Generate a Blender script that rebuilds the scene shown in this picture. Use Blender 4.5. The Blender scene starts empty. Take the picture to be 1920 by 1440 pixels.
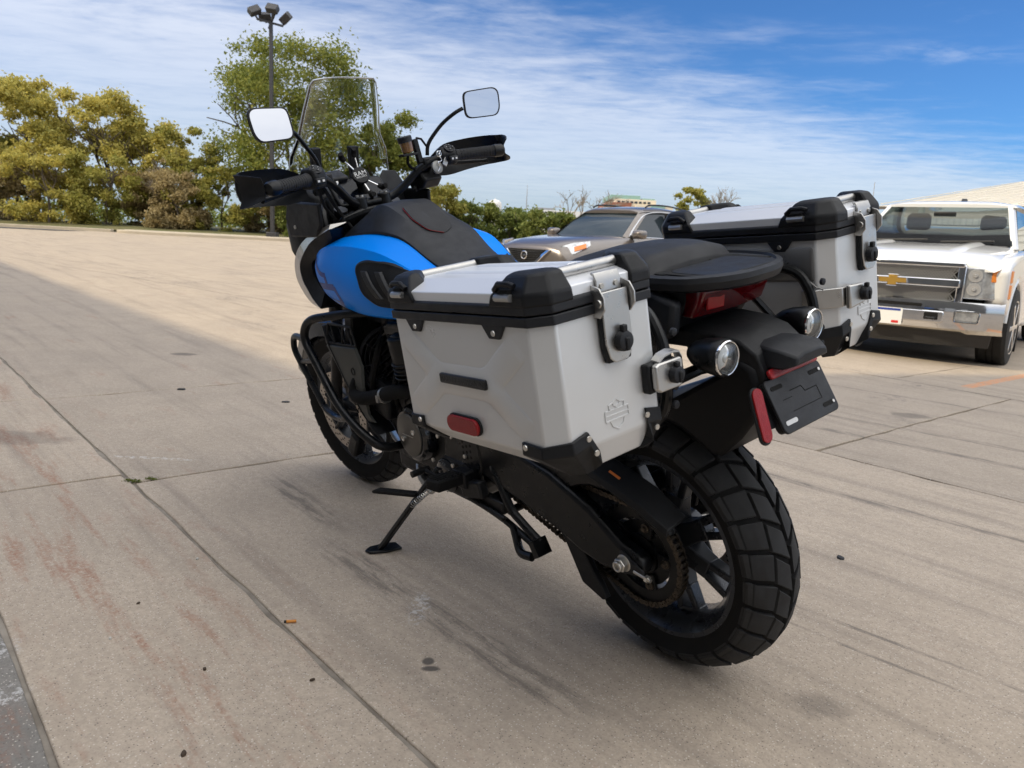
import bpy, bmesh, math, random
import numpy as np
from mathutils import Vector, Matrix, Euler
R = math.radians
random.seed(7); rng = np.random.default_rng(7)
scene = bpy.context.scene
col = scene.collection

# ------------------------------------------------------------------ camera
cam_d = bpy.data.cameras.new('camera'); cam = bpy.data.objects.new('camera', cam_d); col.objects.link(cam)
cam_d.sensor_width = 36.0; cam_d.lens = 27.03; cam_d.clip_start = .02; cam_d.clip_end = 3000
_p, _r = R(10.507), R(2.86)
_f = Vector((0, math.cos(_p), -math.sin(_p))); _x = Vector((1, 0, 0)); _d = _f.cross(_x)
_x2 = math.cos(_r) * _x - math.sin(_r) * _d; _d2 = math.sin(_r) * _x + math.cos(_r) * _d
m = Matrix.Identity(4)
for i in range(3):
    m[i][0] = _x2[i]; m[i][1] = -_d2[i]; m[i][2] = -_f[i]
m[2][3] = .9825
cam.matrix_world = m
scene.camera = cam
cam_d.dof.use_dof = True; cam_d.dof.focus_distance = 1.9; cam_d.dof.aperture_fstop = 9.0

# ------------------------------------------------------------------ sun and sky
SUN_EL = R(38); SUN_TO = Vector((.95, .31))          # horizontal direction the light travels
sun_d = bpy.data.lights.new('sun', 'SUN'); sun = bpy.data.objects.new('sun', sun_d); col.objects.link(sun)
sun_d.energy = 3.8; sun_d.angle = R(.6); sun_d.color = (1, .86, .62)
_h = SUN_TO.normalized()
sdir = Vector((_h.x * math.cos(SUN_EL), _h.y * math.cos(SUN_EL), -math.sin(SUN_EL)))
sun.rotation_euler = sdir.to_track_quat('-Z', 'Y').to_euler()
sun.location = (-20, -8, 20)
SUN_AZ = math.atan2(-_h.x, -_h.y)                     # where the sun stands, clockwise from +Y
world = bpy.data.worlds.new('World'); scene.world = world; world.use_nodes = True
wt = world.node_tree; wn = wt.nodes; wl = wt.links
for n in list(wn): wn.remove(n)
def N(tree, typ, **k):
    n = tree.nodes.new(typ)
    for a, b in k.items(): setattr(n, a, b)
    return n
def mth(tree, op, a, b=None, c=None, clamp=False):
    n = tree.nodes.new('ShaderNodeMath'); n.operation = op; n.use_clamp = clamp
    for i, v in enumerate((a, b, c)):
        if v is None: continue
        if isinstance(v, (int, float)): n.inputs[i].default_value = v
        else: tree.links.new(v, n.inputs[i])
    return n.outputs[0]
def maprange(tree, v, a, b, c=0., d=1., smooth=True):
    n = tree.nodes.new('ShaderNodeMapRange'); n.interpolation_type = 'SMOOTHSTEP' if smooth else 'LINEAR'
    tree.links.new(v, n.inputs[0])
    for i, q in enumerate((a, b, c, d)): n.inputs[i + 1].default_value = q
    return n.outputs[0]
def mixc(tree, fac, a, b, mode='MIX'):
    n = tree.nodes.new('ShaderNodeMix'); n.data_type = 'RGBA'; n.blend_type = mode
    for sock, v in ((n.inputs[0], fac), (n.inputs[6], a), (n.inputs[7], b)):
        if isinstance(v, (int, float)): sock.default_value = v
        elif isinstance(v, (tuple, list)): sock.default_value = (*v[:3], 1)
        else: tree.links.new(v, sock)
    return n.outputs[2]
def noise(tree, vec, scale, detail=4, rough=.5, dist=0., out=0):
    n = tree.nodes.new('ShaderNodeTexNoise'); n.inputs['Scale'].default_value = scale
    n.inputs['Detail'].default_value = detail; n.inputs['Roughness'].default_value = rough; n.inputs['Distortion'].default_value = dist
    if vec is not None: tree.links.new(vec, n.inputs['Vector'])
    return n.outputs[out]
sky = N(wt, 'ShaderNodeTexSky', sky_type='NISHITA', sun_disc=False)
sky.sun_elevation = SUN_EL; sky.sun_rotation = SUN_AZ; sky.air_density = 1.0; sky.dust_density = .6; sky.ozone_density = 2.0; sky.altitude = 200
geo = N(wt, 'ShaderNodeTexCoord'); sep = N(wt, 'ShaderNodeSeparateXYZ'); wl.new(geo.outputs['Generated'], sep.inputs[0])
zz = mth(wt, 'MAXIMUM', sep.outputs[2], .03)
cu = mth(wt, 'DIVIDE', sep.outputs[0], zz); cv = mth(wt, 'DIVIDE', sep.outputs[1], zz)
comb = N(wt, 'ShaderNodeCombineXYZ'); wl.new(cu, comb.inputs[0]); wl.new(cv, comb.inputs[1])
mp = N(wt, 'ShaderNodeMapping'); wl.new(comb.outputs[0], mp.inputs[0]); mp.inputs['Rotation'].default_value[2] = R(-38); mp.inputs['Scale'].default_value = (.8, 1.15, 1)
big = noise(wt, mp.outputs[0], .55, 4, .55)
mid = noise(wt, mp.outputs[0], 1.7, 6, .62, .4)
rip = noise(wt, mp.outputs[0], 5.5, 4, .6, .6)
edge = mth(wt, 'SUBTRACT', cv, mth(wt, 'MULTIPLY', cu, .8))                        # a cloud deck whose edge runs across the sky
edge = mth(wt, 'ADD', edge, mth(wt, 'MULTIPLY', mth(wt, 'SUBTRACT', mid, .5), 2.8))
edge = mth(wt, 'ADD', edge, mth(wt, 'MULTIPLY', mth(wt, 'SUBTRACT', rip, .5), 1.1))
deck = maprange(wt, edge, 2.9, 6.2)
deck = mth(wt, 'MAXIMUM', deck, maprange(wt, edge, 1.7, -.6))                      # the next bank of cloud begins past the blue gap
tex = mth(wt, 'ADD', mth(wt, 'MULTIPLY', big, .35), mth(wt, 'ADD', mth(wt, 'MULTIPLY', mid, .5), mth(wt, 'MULTIPLY', rip, .28)))
dens = mth(wt, 'MULTIPLY', deck, maprange(wt, tex, .26, .62, .80, 1.0))
cir = mth(wt, 'MULTIPLY', maprange(wt, big, .5, .8), maprange(wt, mid, .42, .75))   # thin streaks elsewhere
dens = mth(wt, 'MAXIMUM', dens, mth(wt, 'MULTIPLY', cir, .55))
far = maprange(wt, sep.outputs[2], .0, .09, .35, 1.0)
dens = mth(wt, 'MULTIPLY', dens, far)
cover = maprange(wt, sep.outputs[2], .12, .60, .46, .93)                            # thin towards the horizon; thickened overhead, out of view, to fill the shade
dens = mth(wt, 'MULTIPLY', dens, cover)
lum = mth(wt, 'MULTIPLY_ADD', mth(wt, 'MAXIMUM', sep.outputs[2], 0.), 1.9, 1.)        # cloud luminance grows from horizon to zenith (overcast law)
cloudcol = mixc(wt, maprange(wt, tex, .35, .75), (5.5, 5.5, 5.5), (6.5, 6.4, 6.2))
cl_ = N(wt, 'ShaderNodeVectorMath', operation='SCALE'); wl.new(cloudcol, cl_.inputs[0]); wl.new(lum, cl_.inputs['Scale']); cloudcol = cl_.outputs[0]
skyc = mixc(wt, 1.0, sky.outputs[0], (.29, .54, .86), 'MULTIPLY')
haze = maprange(wt, sep.outputs[2], .0, .14, .6, 0.)
skyc = mixc(wt, haze, skyc, (3.1, 3.7, 4.5))
mixs = mixc(wt, dens, skyc, cloudcol)
bg = N(wt, 'ShaderNodeBackground'); bg.inputs[1].default_value = .15; wl.new(mixs, bg.inputs[0])
wo = N(wt, 'ShaderNodeOutputWorld'); wl.new(bg.outputs[0], wo.inputs[0])

vs = scene.view_settings; vs.view_transform = 'Standard'; vs.look = 'None'; vs.gamma = 1; vs.exposure = -0.02; vs.use_curve_mapping = False
scene.render.engine = 'CYCLES'; cy = scene.cycles
cy.use_denoising = True; cy.max_bounces = 8; cy.transparent_max_bounces = 16; cy.transmission_bounces = 6; cy.glossy_bounces = 3; cy.diffuse_bounces = 3
cy.use_adaptive_sampling = True; cy.adaptive_threshold = .02; cy.adaptive_min_samples = 12
cy.sample_clamp_indirect = 4; cy.caustics_reflective = False; cy.caustics_refractive = False

# ------------------------------------------------------------------ materials
MATS = {}
def mat(name, colr=(.5, .5, .5), rough=.5, metal=0., coat=0., bump=0., bscale=300., var=0., vscale=6., vcol=None, trans=0., ior=1.45, spec=.5, rvar=0., alpha=None, coat_rough=.03):
    if name in MATS: return MATS[name]
    m = bpy.data.materials.new(name); m.use_nodes = True; t = m.node_tree; b = t.nodes['Principled BSDF']
    b.inputs['Base Color'].default_value = (*colr, 1); b.inputs['Roughness'].default_value = rough; b.inputs['Metallic'].default_value = metal
    b.inputs['Coat Weight'].default_value = coat; b.inputs['Coat Roughness'].default_value = coat_rough; b.inputs['Transmission Weight'].default_value = trans; b.inputs['IOR'].default_value = ior
    b.inputs['Specular IOR Level'].default_value = spec
    if bump or var or rvar:
        tc = N(t, 'ShaderNodeTexCoord').outputs['Object']
        if bump:
            bn = N(t, 'ShaderNodeBump'); bn.inputs['Strength'].default_value = bump; bn.inputs['Distance'].default_value = .002
            t.links.new(noise(t, tc, bscale, 3, .6), bn.inputs['Height']); t.links.new(bn.outputs[0], b.inputs['Normal'])
        if var:
            f = noise(t, tc, vscale, 6, .6); f = maprange(t, f, .3, .7, 0, var)
            t.links.new(mixc(t, f, colr, vcol or tuple(c * .5 for c in colr)), b.inputs['Base Color'])
        if rvar:
            f = noise(t, tc, vscale * 2.3, 5, .65); t.links.new(maprange(t, f, .3, .7, max(.02, rough - rvar), min(1, rough + rvar)), b.inputs['Roughness'])
    MATS[name] = m; return m
M_PLASTIC = mat('black_plastic', (.0065, .007, .0085), .52, bump=.1, bscale=900, rvar=.08, vscale=9, spec=.38)
M_PLASTIC2 = mat('grey_black_plastic', (.012, .013, .016), .5, bump=.08, bscale=900, rvar=.08, vscale=9, spec=.42)
M_GLOSS = mat('black_gloss', (.006, .007, .009), .12, coat=.6, rvar=.04)
M_POWDER = mat('black_powder_coat', (.004, .0045, .0055), .34, rvar=.08, vscale=14, spec=.4)
M_ENGINE = mat('dark_engine_metal', (.009, .0095, .011), .42, metal=.15, rvar=.12, vscale=12, var=.5, vcol=(.02, .019, .018), spec=.4)
M_RUBBER = mat('tyre_rubber', (.008, .008, .0085), .8, bump=.15, bscale=500, var=.5, vscale=14, vcol=(.016, .015, .014), spec=.25)
M_TREAD = mat('tread_rubber', (.028, .029, .031), .72, bump=.12, bscale=600, var=.6, vscale=22, vcol=(.016, .016, .017), spec=.35)
M_SOFT = mat('soft_black_vinyl', (.008, .0085, .011), .58, bump=.25, bscale=1400, rvar=.05)
M_GRIP = mat('rubber_grip', (.015, .015, .016), .7, bump=.2, bscale=700)
M_SILVER = mat('satin_silver_aluminium', (.68, .685, .685), .36, metal=.35, rvar=.09, vscale=4, var=.22, vcol=(.52, .50, .46))
M_LID = mat('brushed_lid_aluminium', (.82, .83, .85), .3, metal=.22)
M_STEEL = mat('brushed_steel', (.52, .51, .49), .36, metal=.95, rvar=.1, vscale=30)
M_BOLT = mat('zinc_bolt', (.62, .6, .56), .32, metal=.9)
M_CHROME = mat('chrome', (.8, .8, .8), .06, metal=1., rvar=.03)
M_ALLOY = mat('dark_alloy', (.05, .055, .065), .3, metal=.5, rvar=.08)
M_RED = mat('red_reflector', (.24, .003, .006), .3, coat=.25, bump=.5, bscale=420, var=.5, vscale=120, vcol=(.38, .012, .014), spec=.3)
M_REDLENS = mat('red_lens', (.075, .001, .003), .08, coat=.6, var=.6, vscale=45, vcol=(.16, .003, .006))
M_AMBER = mat('amber_lens', (.75, .22, .02), .15, coat=.8)
M_CLEAR = mat('clear_screen', (1, 1, 1), .0, trans=1., ior=1.42)
M_LENS = mat('clear_lens', (.95, .96, .97), .03, trans=1., ior=1.4, bump=.25, bscale=160)
M_MIRROR = mat('mirror_glass', (.74, .75, .77), .01, metal=1.)
M_CHAIN = mat('chain_steel', (.07, .06, .05), .4, metal=.8, rvar=.15, vscale=60, var=.6, vcol=(.14, .11, .08))
M_DISC = mat('brake_disc_steel', (.42, .38, .34), .35, metal=.9, rvar=.1, vscale=40)
M_HOLE = mat('dark_hole', (.004, .004, .004), .9)
M_FORK = mat('dark_fork', (.02, .021, .024), .28, metal=.4)
M_TAN = mat('warm_silver_paint', (.46, .44, .41), .25, metal=.5, coat=.8)
M_WHITE = mat('white_print', (.75, .75, .74), .5)
M_ORANGE = mat('orange_print', (.6, .16, .03), .5)

def thin_clear(name, refl=.9):
    m = bpy.data.materials.new(name); m.use_nodes = True; t = m.node_tree; t.nodes.remove(t.nodes['Principled BSDF'])
    tr = N(t, 'ShaderNodeBsdfTransparent'); tr.inputs[0].default_value = (.96, .97, .97, 1); gl = N(t, 'ShaderNodeBsdfGlossy'); gl.inputs['Roughness'].default_value = .03; fr = N(t, 'ShaderNodeFresnel'); fr.inputs[0].default_value = 1.45
    mx = N(t, 'ShaderNodeMixShader'); t.links.new(mth(t, 'MULTIPLY', fr.outputs[0], refl), mx.inputs[0]); t.links.new(tr.outputs[0], mx.inputs[1]); t.links.new(gl.outputs[0], mx.inputs[2]); t.links.new(mx.outputs[0], t.nodes['Material Output'].inputs[0]); return m
M_THIN = thin_clear('thin_clear_plastic')
M_EDGE_GLINT = mat('painted_edge_glint', (.78, .84, .90), .25, coat=.5)  # pale colour paints in the sky glint on the windscreen's edge
# ------------------------------------------------------------------ mesh helpers
def vec(a): return Vector(a)
class MB:
    def __init__(s): s.v = []; s.f = []
    def add(s, vs, fs):
        o = len(s.v); s.v += [tuple(q) for q in vs]; s.f += [tuple(o + i for i in f) for f in fs]; return s
    def box(s, c, d, rot=None):
        c = vec(c); hx, hy, hz = d[0] / 2, d[1] / 2, d[2] / 2
        q = [Vector((a * hx, b * hy, e * hz)) for a in (-1, 1) for b in (-1, 1) for e in (-1, 1)]
        if rot is not None:
            mr = rot if isinstance(rot, Matrix) else Euler(rot).to_matrix()
            q = [mr @ k for k in q]
        return s.add([c + k for k in q], [(0, 1, 3, 2), (4, 6, 7, 5), (0, 4, 5, 1), (2, 3, 7, 6), (0, 2, 6, 4), (1, 5, 7, 3)])
    def bx(s, x0, x1, y0, y1, z0, z1): return s.box(((x0 + x1) / 2, (y0 + y1) / 2, (z0 + z1) / 2), (abs(x1 - x0), abs(y1 - y0), abs(z1 - z0)))
    def loft(s, rings, closed=True, cap=True):
        n = len(rings[0]); vs = [p for r in rings for p in r]; fs = []
        for i in range(len(rings) - 1):
            for j in range(n if closed else n - 1):
                k = (j + 1) % n; fs.append((i * n + j, i * n + k, (i + 1) * n + k, (i + 1) * n + j))
        if cap and closed:
            fs.append(tuple(range(n - 1, -1, -1))); fs.append(tuple((len(rings) - 1) * n + j for j in range(n)))
        return s.add(vs, fs)
    def ring(s, rings):      # closed in both directions
        n = len(rings[0]); m_ = len(rings); vs = [p for r in rings for p in r]
        return s.add(vs, [(i * n + j, i * n + (j + 1) % n, ((i + 1) % m_) * n + (j + 1) % n, ((i + 1) % m_) * n + j) for i in range(m_) for j in range(n)])
    def tube(s, path, r, n=10, closed=False):
        P = [vec(p) for p in path]; m_ = len(P); rs = r if isinstance(r, (list, tuple)) else [r] * m_
        T = []
        for i in range(m_):
            a = P[(i - 1) % m_] if (closed or i > 0) else P[i]; b = P[(i + 1) % m_] if (closed or i < m_ - 1) else P[i]
            T.append((b - a).normalized())
        u = T[0].orthogonal().normalized(); rings = []
        for i in range(m_):
            u = (u - T[i] * u.dot(T[i])); u = u.normalized() if u.length > 1e-6 else T[i].orthogonal().normalized()
            w = T[i].cross(u)
            rings.append([P[i] + (u * math.cos(2 * math.pi * j / n) + w * math.sin(2 * math.pi * j / n)) * rs[i] for j in range(n)])
        return s.ring(rings) if closed else s.loft(rings)
    def cyl(s, a, b, r, r2=None, n=20): return s.tube([a, b], [r, r if r2 is None else r2], n)
    def lathe(s, prof, o, ax, n=32, closed=False):   # prof: (along, radius)
        o = vec(o); ax = vec(ax).normalized(); u = ax.orthogonal().normalized(); w = ax.cross(u)
        rings = [[o + ax * a + (u * math.cos(2 * math.pi * j / n) + w * math.sin(2 * math.pi * j / n)) * max(rr, 1e-4) for j in range(n)] for a, rr in prof]
        return s.ring(rings) if closed else s.loft(rings)
    def prism(s, poly, ax, a, b):    # poly in the other two axes (order x,y,z without ax)
        def P(p, q):
            l = list(p); l.insert('xyz'.index(ax), q); return l
        n = len(poly)
        return s.loft([[P(p, a) for p in poly], [P(p, b) for p in poly]])
    def plate(s, poly, o, ux, uy, th):   # poly 2D in frame (o,ux,uy), thickness th along ux x uy
        o = vec(o); ux = vec(ux).normalized(); uy = vec(uy); uy = (uy - ux * uy.dot(ux)).normalized(); w = ux.cross(uy)
        return s.loft([[o + ux * p[0] + uy * p[1] for p in poly], [o + ux * p[0] + uy * p[1] + w * th for p in poly]])
    def mapped(s, fn): s.v = [tuple(fn(Vector(q))) for q in s.v]; return s
    def mirror(s): 
        s.v = [(x, -y, z) for x, y, z in s.v]; s.f = [f[::-1] for f in s.f]; return s
    def build(s, name, m, parent=None, bevel=0., seg=2, ang=35, sub=0, smooth=True, fix=True):
        me = bpy.data.meshes.new(name); me.from_pydata(s.v, [], s.f)
        if fix:
            bm = bmesh.new(); bm.from_mesh(me); bmesh.ops.recalc_face_normals(bm, faces=bm.faces); bm.to_mesh(me); bm.free()
        return obj(name, me, m, parent, bevel, seg, ang, sub, smooth)
def obj(name, me, m, parent=None, bevel=0., seg=2, ang=35, sub=0, smooth=True):
    o = bpy.data.objects.new(name, me); col.objects.link(o); o.parent = parent
    if m is not None:
        for q in (m if isinstance(m, (list, tuple)) else [m]): me.materials.append(q)
    if smooth and not me.polygons == []:
        me.shade_smooth()
        if not sub: me.set_sharp_from_angle(angle=R(ang))
    if sub:
        d = o.modifiers.new('sub', 'SUBSURF'); d.levels = sub; d.render_levels = sub
    if bevel:
        d = o.modifiers.new('bevel', 'BEVEL'); d.width = bevel; d.segments = seg; d.limit_method = 'ANGLE'; d.angle_limit = R(ang); d.use_clamp_overlap = True
    return o
def empty(name, loc=(0, 0, 0), rot=(0, 0, 0)):
    o = bpy.data.objects.new(name, None); col.objects.link(o); o.location = loc; o.rotation_euler = rot; o.empty_display_size = .2; return o
def tag(o, label=None, cat=None, group=None, kind=None):
    for k, v in (('label', label), ('category', cat), ('group', group), ('kind', kind)):
        if v: o[k] = v
    return o
def rnd(path, r=.03, k=4, closed=False):        # round the corners of a polyline
    P = [vec(p) for p in path]; out = []; n = len(P)
    for i in range(n):
        if not closed and i in (0, n - 1): out.append(P[i]); continue
        a, b, c = P[i - 1], P[i], P[(i + 1) % n]
        d1 = min(r, (a - b).length * .45); d2 = min(r, (c - b).length * .45)
        p, q = b + (a - b).normalized() * d1, b + (c - b).normalized() * d2
        for j in range(k + 1):
            t = j / k; out.append(p * (1 - t) ** 2 + b * 2 * t * (1 - t) + q * t * t)
    return out
def spline(path, k=6):                           # Catmull-Rom through the points
    P = [vec(p) for p in path]; out = []
    for i in range(len(P) - 1):
        a = P[max(i - 1, 0)]; b = P[i]; c = P[i + 1]; d = P[min(i + 2, len(P) - 1)]
        for j in range(k):
            t = j / k; out.append(.5 * ((2 * b) + (c - a) * t + (2 * a - 5 * b + 4 * c - d) * t * t + (3 * b - a - 3 * c + d) * t ** 3))
    out.append(P[-1]); return out
def rrect(w, h, r, k=4):
    out = []
    for cx, cy_, a0 in ((w / 2 - r, h / 2 - r, 0), (-w / 2 + r, h / 2 - r, 90), (-w / 2 + r, -h / 2 + r, 180), (w / 2 - r, -h / 2 + r, 270)):
        for j in range(k + 1):
            a = R(a0 + 90 * j / k); out.append((cx + r * math.cos(a), cy_ + r * math.sin(a)))
    return out
def text_mesh(txt, size, depth):
    c = bpy.data.curves.new('txt', 'FONT'); c.body = txt; c.size = size; c.extrude = depth; c.align_x = 'CENTER'; c.align_y = 'CENTER'; c.resolution_u = 2
    o = bpy.data.objects.new('txt', c); col.objects.link(o); bpy.context.view_layer.update()
    me = bpy.data.meshes.new_from_object(o.evaluated_get(bpy.context.evaluated_depsgraph_get())); bpy.data.objects.remove(o); bpy.data.curves.remove(c); return me
def text_obj(name, txt, size, depth, m, parent, o, ux, uy, stretch=1.):
    me = text_mesh(txt, size, depth); ux = vec(ux).normalized(); uy = vec(uy); uy = (uy - ux * uy.dot(ux)).normalized(); w = ux.cross(uy)
    mm = Matrix.Identity(4)
    for i in range(3): mm[i][0] = ux[i] * stretch; mm[i][1] = uy[i]; mm[i][2] = w[i]; mm[i][3] = o[i]
    me.transform(mm); return obj(name, me, m, parent, smooth=False)
# ================================================================== GROUND
D_ = Vector((-.656, .755)); N_ = Vector((.755, .656))          # along and away from the building wall
def tcw(t, c): return D_ * t + N_ * c
def sp_(v, k=1.5): return math.log1p(math.exp(min(v / k, 40))) * k if v / k < 40 else v
def hgt(x, y):
    a = .0125 * (sp_(y - 8) - sp_(y - 42))
    s = min(1, max(0, (y - 12) / 25)); s = 1 - s * s * (3 - 2 * s)
    return a - .018 * sp_(x - 2.8, .6) * s * (1 if x < 12 else max(0, 1 - (x - 12) / 10))
def concrete(name, base, base2, strip=False):
    m = bpy.data.materials.new(name); m.use_nodes = True; t = m.node_tree; b = t.nodes['Principled BSDF']
    co = N(t, 'ShaderNodeTexCoord').outputs['Object']; sx = N(t, 'ShaderNodeSeparateXYZ'); t.links.new(co, sx.inputs[0]); X, Y = sx.outputs[0], sx.outputs[1]
    T = mth(t, 'ADD', mth(t, 'MULTIPLY', X, D_.x), mth(t, 'MULTIPLY', Y, D_.y)); C = mth(t, 'ADD', mth(t, 'MULTIPLY', X, N_.x), mth(t, 'MULTIPLY', Y, N_.y))
    cb = N(t, 'ShaderNodeCombineXYZ'); t.links.new(T, cb.inputs[0]); t.links.new(C, cb.inputs[1]); tc = cb.outputs[0]
    def mapv(sx_, sy_):
        q = N(t, 'ShaderNodeMapping'); t.links.new(tc, q.inputs[0]); q.inputs['Scale'].default_value = (sx_, sy_, 1); return q.outputs[0]
    big_, mid_, fine = noise(t, tc, .55, 4, .6), noise(t, tc, 3.2, 5, .65), noise(t, tc, 38, 3, .7)
    c = mixc(t, maprange(t, big_, .3, .7), base, base2)
    c = mixc(t, maprange(t, mid_, .35, .72, 0, .6), c, tuple(v * .72 for v in base))
    c = mixc(t, maprange(t, fine, .35, .7, 0, .45), c, tuple(v * .6 for v in base))
    gr = noise(t, tc, 130, 2, .75)
    c = mixc(t, maprange(t, gr, .40, .66, 0, .36), c, tuple(v * .55 for v in base))
    streak = noise(t, mapv(.35, 6.5), 1., 4, .65)
    c = mixc(t, maprange(t, streak, .48, .76, 0, .45), c, (.16, .135, .115))
    # exposed aggregate: pale and dark specks
    vo = N(t, 'ShaderNodeTexVoronoi'); vo.inputs['Scale'].default_value = 210; t.links.new(tc, vo.inputs['Vector'])
    vsep = N(t, 'ShaderNodeSeparateColor'); t.links.new(vo.outputs['Color'], vsep.inputs[0])
    speck = mth(t, 'MULTIPLY', maprange(t, vo.outputs['Distance'], .25, .45, 1, 0), mth(t, 'GREATER_THAN', vsep.outputs[0], .84))
    c = mixc(t, mth(t, 'MULTIPLY', speck, .6), c, (.72, .66, .58))
    dark = mth(t, 'MULTIPLY', maprange(t, vo.outputs['Distance'], .2, .45, 1, 0), mth(t, 'LESS_THAN', vsep.outputs[1], .14))
    c = mixc(t, mth(t, 'MULTIPLY', dark, .7), c, (.09, .075, .065))
    # rust streaks near the building
    ru = mth(t, 'MULTIPLY', maprange(t, noise(t, mapv(1.0, 7.5), 1.4, 5, .68), .50, .66), mth(t, 'MULTIPLY', maprange(t, C, 1.0, .45), maprange(t, C, .0, .3, .15, 1)))
    ru2 = mth(t, 'MULTIPLY', maprange(t, noise(t, mapv(1.2, 5), 1.1, 4, .66), .60, .74, 0, .6), maprange(t, C, 7., 2.0))
    ru = mth(t, 'MULTIPLY', mth(t, 'MAXIMUM', ru, ru2), maprange(t, noise(t, tc, 70, 2, .7), .35, .6, .15, 1))
    c = mixc(t, mth(t, 'MULTIPLY', ru, .62), c, (.29, .12, .065))
    # shared noises
    n9, n45, nw = noise(t, tc, 9, 4, .65), noise(t, tc, 45, 3, .7), noise(t, tc, .5, 2, .5)
    wob = mth(t, 'MULTIPLY_ADD', nw, .25, -.125); Cw = mth(t, 'ADD', C, wob)
    # tyre scuffs: bands along the wall direction
    def band(c0, w, t0, t1, drift=0.):
        cc = mth(t, 'ABSOLUTE', mth(t, 'SUBTRACT', mth(t, 'MULTIPLY_ADD', T, drift, Cw), c0))
        a = maprange(t, cc, w, w * .4); a = mth(t, 'MULTIPLY', a, maprange(t, T, t0, t0 + .3)); return mth(t, 'MULTIPLY', a, maprange(t, T, t1, t1 - .3))
    marks = band(1.10, .075, .85, 2.25)
    for a in ((1.22, .065, 2.1, 3.0, 0.), (1.93, .010, -.6, 1.1, .05), (2.06, .012, -.6, 1.6, .06), (3.25, .04, -.3, 2.4, .1), (4.5, .05, -.6, 4., .12), (4.9, .05, -.6, 4.5, .1), (6.1, .035, 0, 6, .1), (5.9, .045, 6, 20, .16), (7.4, .04, 5, 22, .2)): marks = mth(t, 'MAXIMUM', marks, band(*a))
    sc2 = maprange(t, noise(t, mapv(4, 26), 1.3, 4, .7), .40, .62, .12, 1)
    c = mixc(t, mth(t, 'MULTIPLY', mth(t, 'MULTIPLY', marks, sc2), .55), c, (.07, .066, .062))
    spl = mth(t, 'MULTIPLY', maprange(t, noise(t, tc, 1.1, 2, .5), .56, .70), maprange(t, noise(t, tc, 17, 5, .75), .50, .60))
    spl = mth(t, 'MULTIPLY', spl, maprange(t, C, 2.6, 3.6))
    c = mixc(t, mth(t, 'MULTIPLY', spl, .6), c, (.06, .062, .07))
    # oil spots and an old spill
    nb9 = mth(t, 'MULTIPLY_ADD', n9, 1.3, -.65)
    def blob(x, y, rx, ry, soft=.5):
        a = mth(t, 'MULTIPLY_ADD', X, 1 / rx, -x / rx); e = mth(t, 'MULTIPLY_ADD', Y, 1 / ry, -y / ry)
        d = mth(t, 'ADD', mth(t, 'SQRT', mth(t, 'ADD', mth(t, 'MULTIPLY', a, a), mth(t, 'MULTIPLY', e, e))), nb9); return maprange(t, d, 1.1, 1.1 - soft)
    bl = mth(t, 'MULTIPLY', blob(.72, 1.56, .10, .065, .9), .4)
    for x, y, rx, ry, k in ((-2.54, 5.84, .12, .07, .6), (-.165, 1.66, .016, .018, .85), (-.155, 1.63, .025, .014, .85), (2.6, 4.9, .14, .10, .5), (-.55, 3.35, .20, .05, .7), (-2.35, 3.35, .45, .13, .32), (1.24, 1.36, .02, .012, .7), (-6.3, 8.0, .25, .12, .4)):
        bl = mth(t, 'MAXIMUM', bl, mth(t, 'MULTIPLY', blob(x, y, rx, ry), k))
    c = mixc(t, bl, c, (.07, .062, .056))
    # chalky white scrapes
    g45 = maprange(t, n45, .46, .62)
    wh = mth(t, 'MULTIPLY', maprange(t, noise(t, mapv(3, 9), 1.2, 4, .6), .70, .78), g45)
    for x, y, rx, ry in ((-.22, 1.93, .03, .10), (-1.15, 1.62, .05, .06), (-1.02, 1.45, .05, .05), (-1.55, 3.15, .25, .02)):
        wh = mth(t, 'MAXIMUM', wh, mth(t, 'MULTIPLY', blob(x, y, rx, ry, .6), g45))
    c = mixc(t, mth(t, 'MULTIPLY', wh, .6), c, (.66, .64, .62))
    # worn orange bay line
    ln = mth(t, 'MULTIPLY', maprange(t, mth(t, 'ABSOLUTE', mth(t, 'SUBTRACT', T, 2.27)), .055, .045), maprange(t, C, 6.85, 7.0)); ln = mth(t, 'MULTIPLY', ln, maprange(t, C, 13, 12.5)); ln = mth(t, 'MULTIPLY', ln, maprange(t, fine, .36, .55))
    c = mixc(t, mth(t, 'MULTIPLY', ln, .8), c, (.62, .27, .12))
    t.links.new(c, b.inputs['Base Color']); b.inputs['Roughness'].default_value = .82; b.inputs['Specular IOR Level'].default_value = .3
    bn = N(t, 'ShaderNodeBump'); bn.inputs['Strength'].default_value = .7; bn.inputs['Distance'].default_value = .004
    hh = mth(t, 'ADD', mth(t, 'MULTIPLY', fine, .7), mth(t, 'ADD', mth(t, 'MULTIPLY', gr, .8), mth(t, 'MULTIPLY', mid_, .6)))
    t.links.new(hh, bn.inputs['Height']); t.links.new(bn.outputs[0], b.inputs['Normal'])
    return m
M_CONC = concrete('weathered_concrete', (.545, .45, .35), (.455, .378, .30))
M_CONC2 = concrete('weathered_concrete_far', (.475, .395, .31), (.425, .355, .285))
M_APRON = concrete('apron_concrete', (.27, .25, .22), (.23, .215, .195))
M_DIRT = mat('joint_dirt', (.17, .145, .115), .95, var=.9, vscale=9, vcol=(.33, .29, .24))
M_GRASS = mat('verge_grass', (.07, .085, .025), .9, var=.9, vscale=2.5, vcol=(.16, .13, .06))
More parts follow.
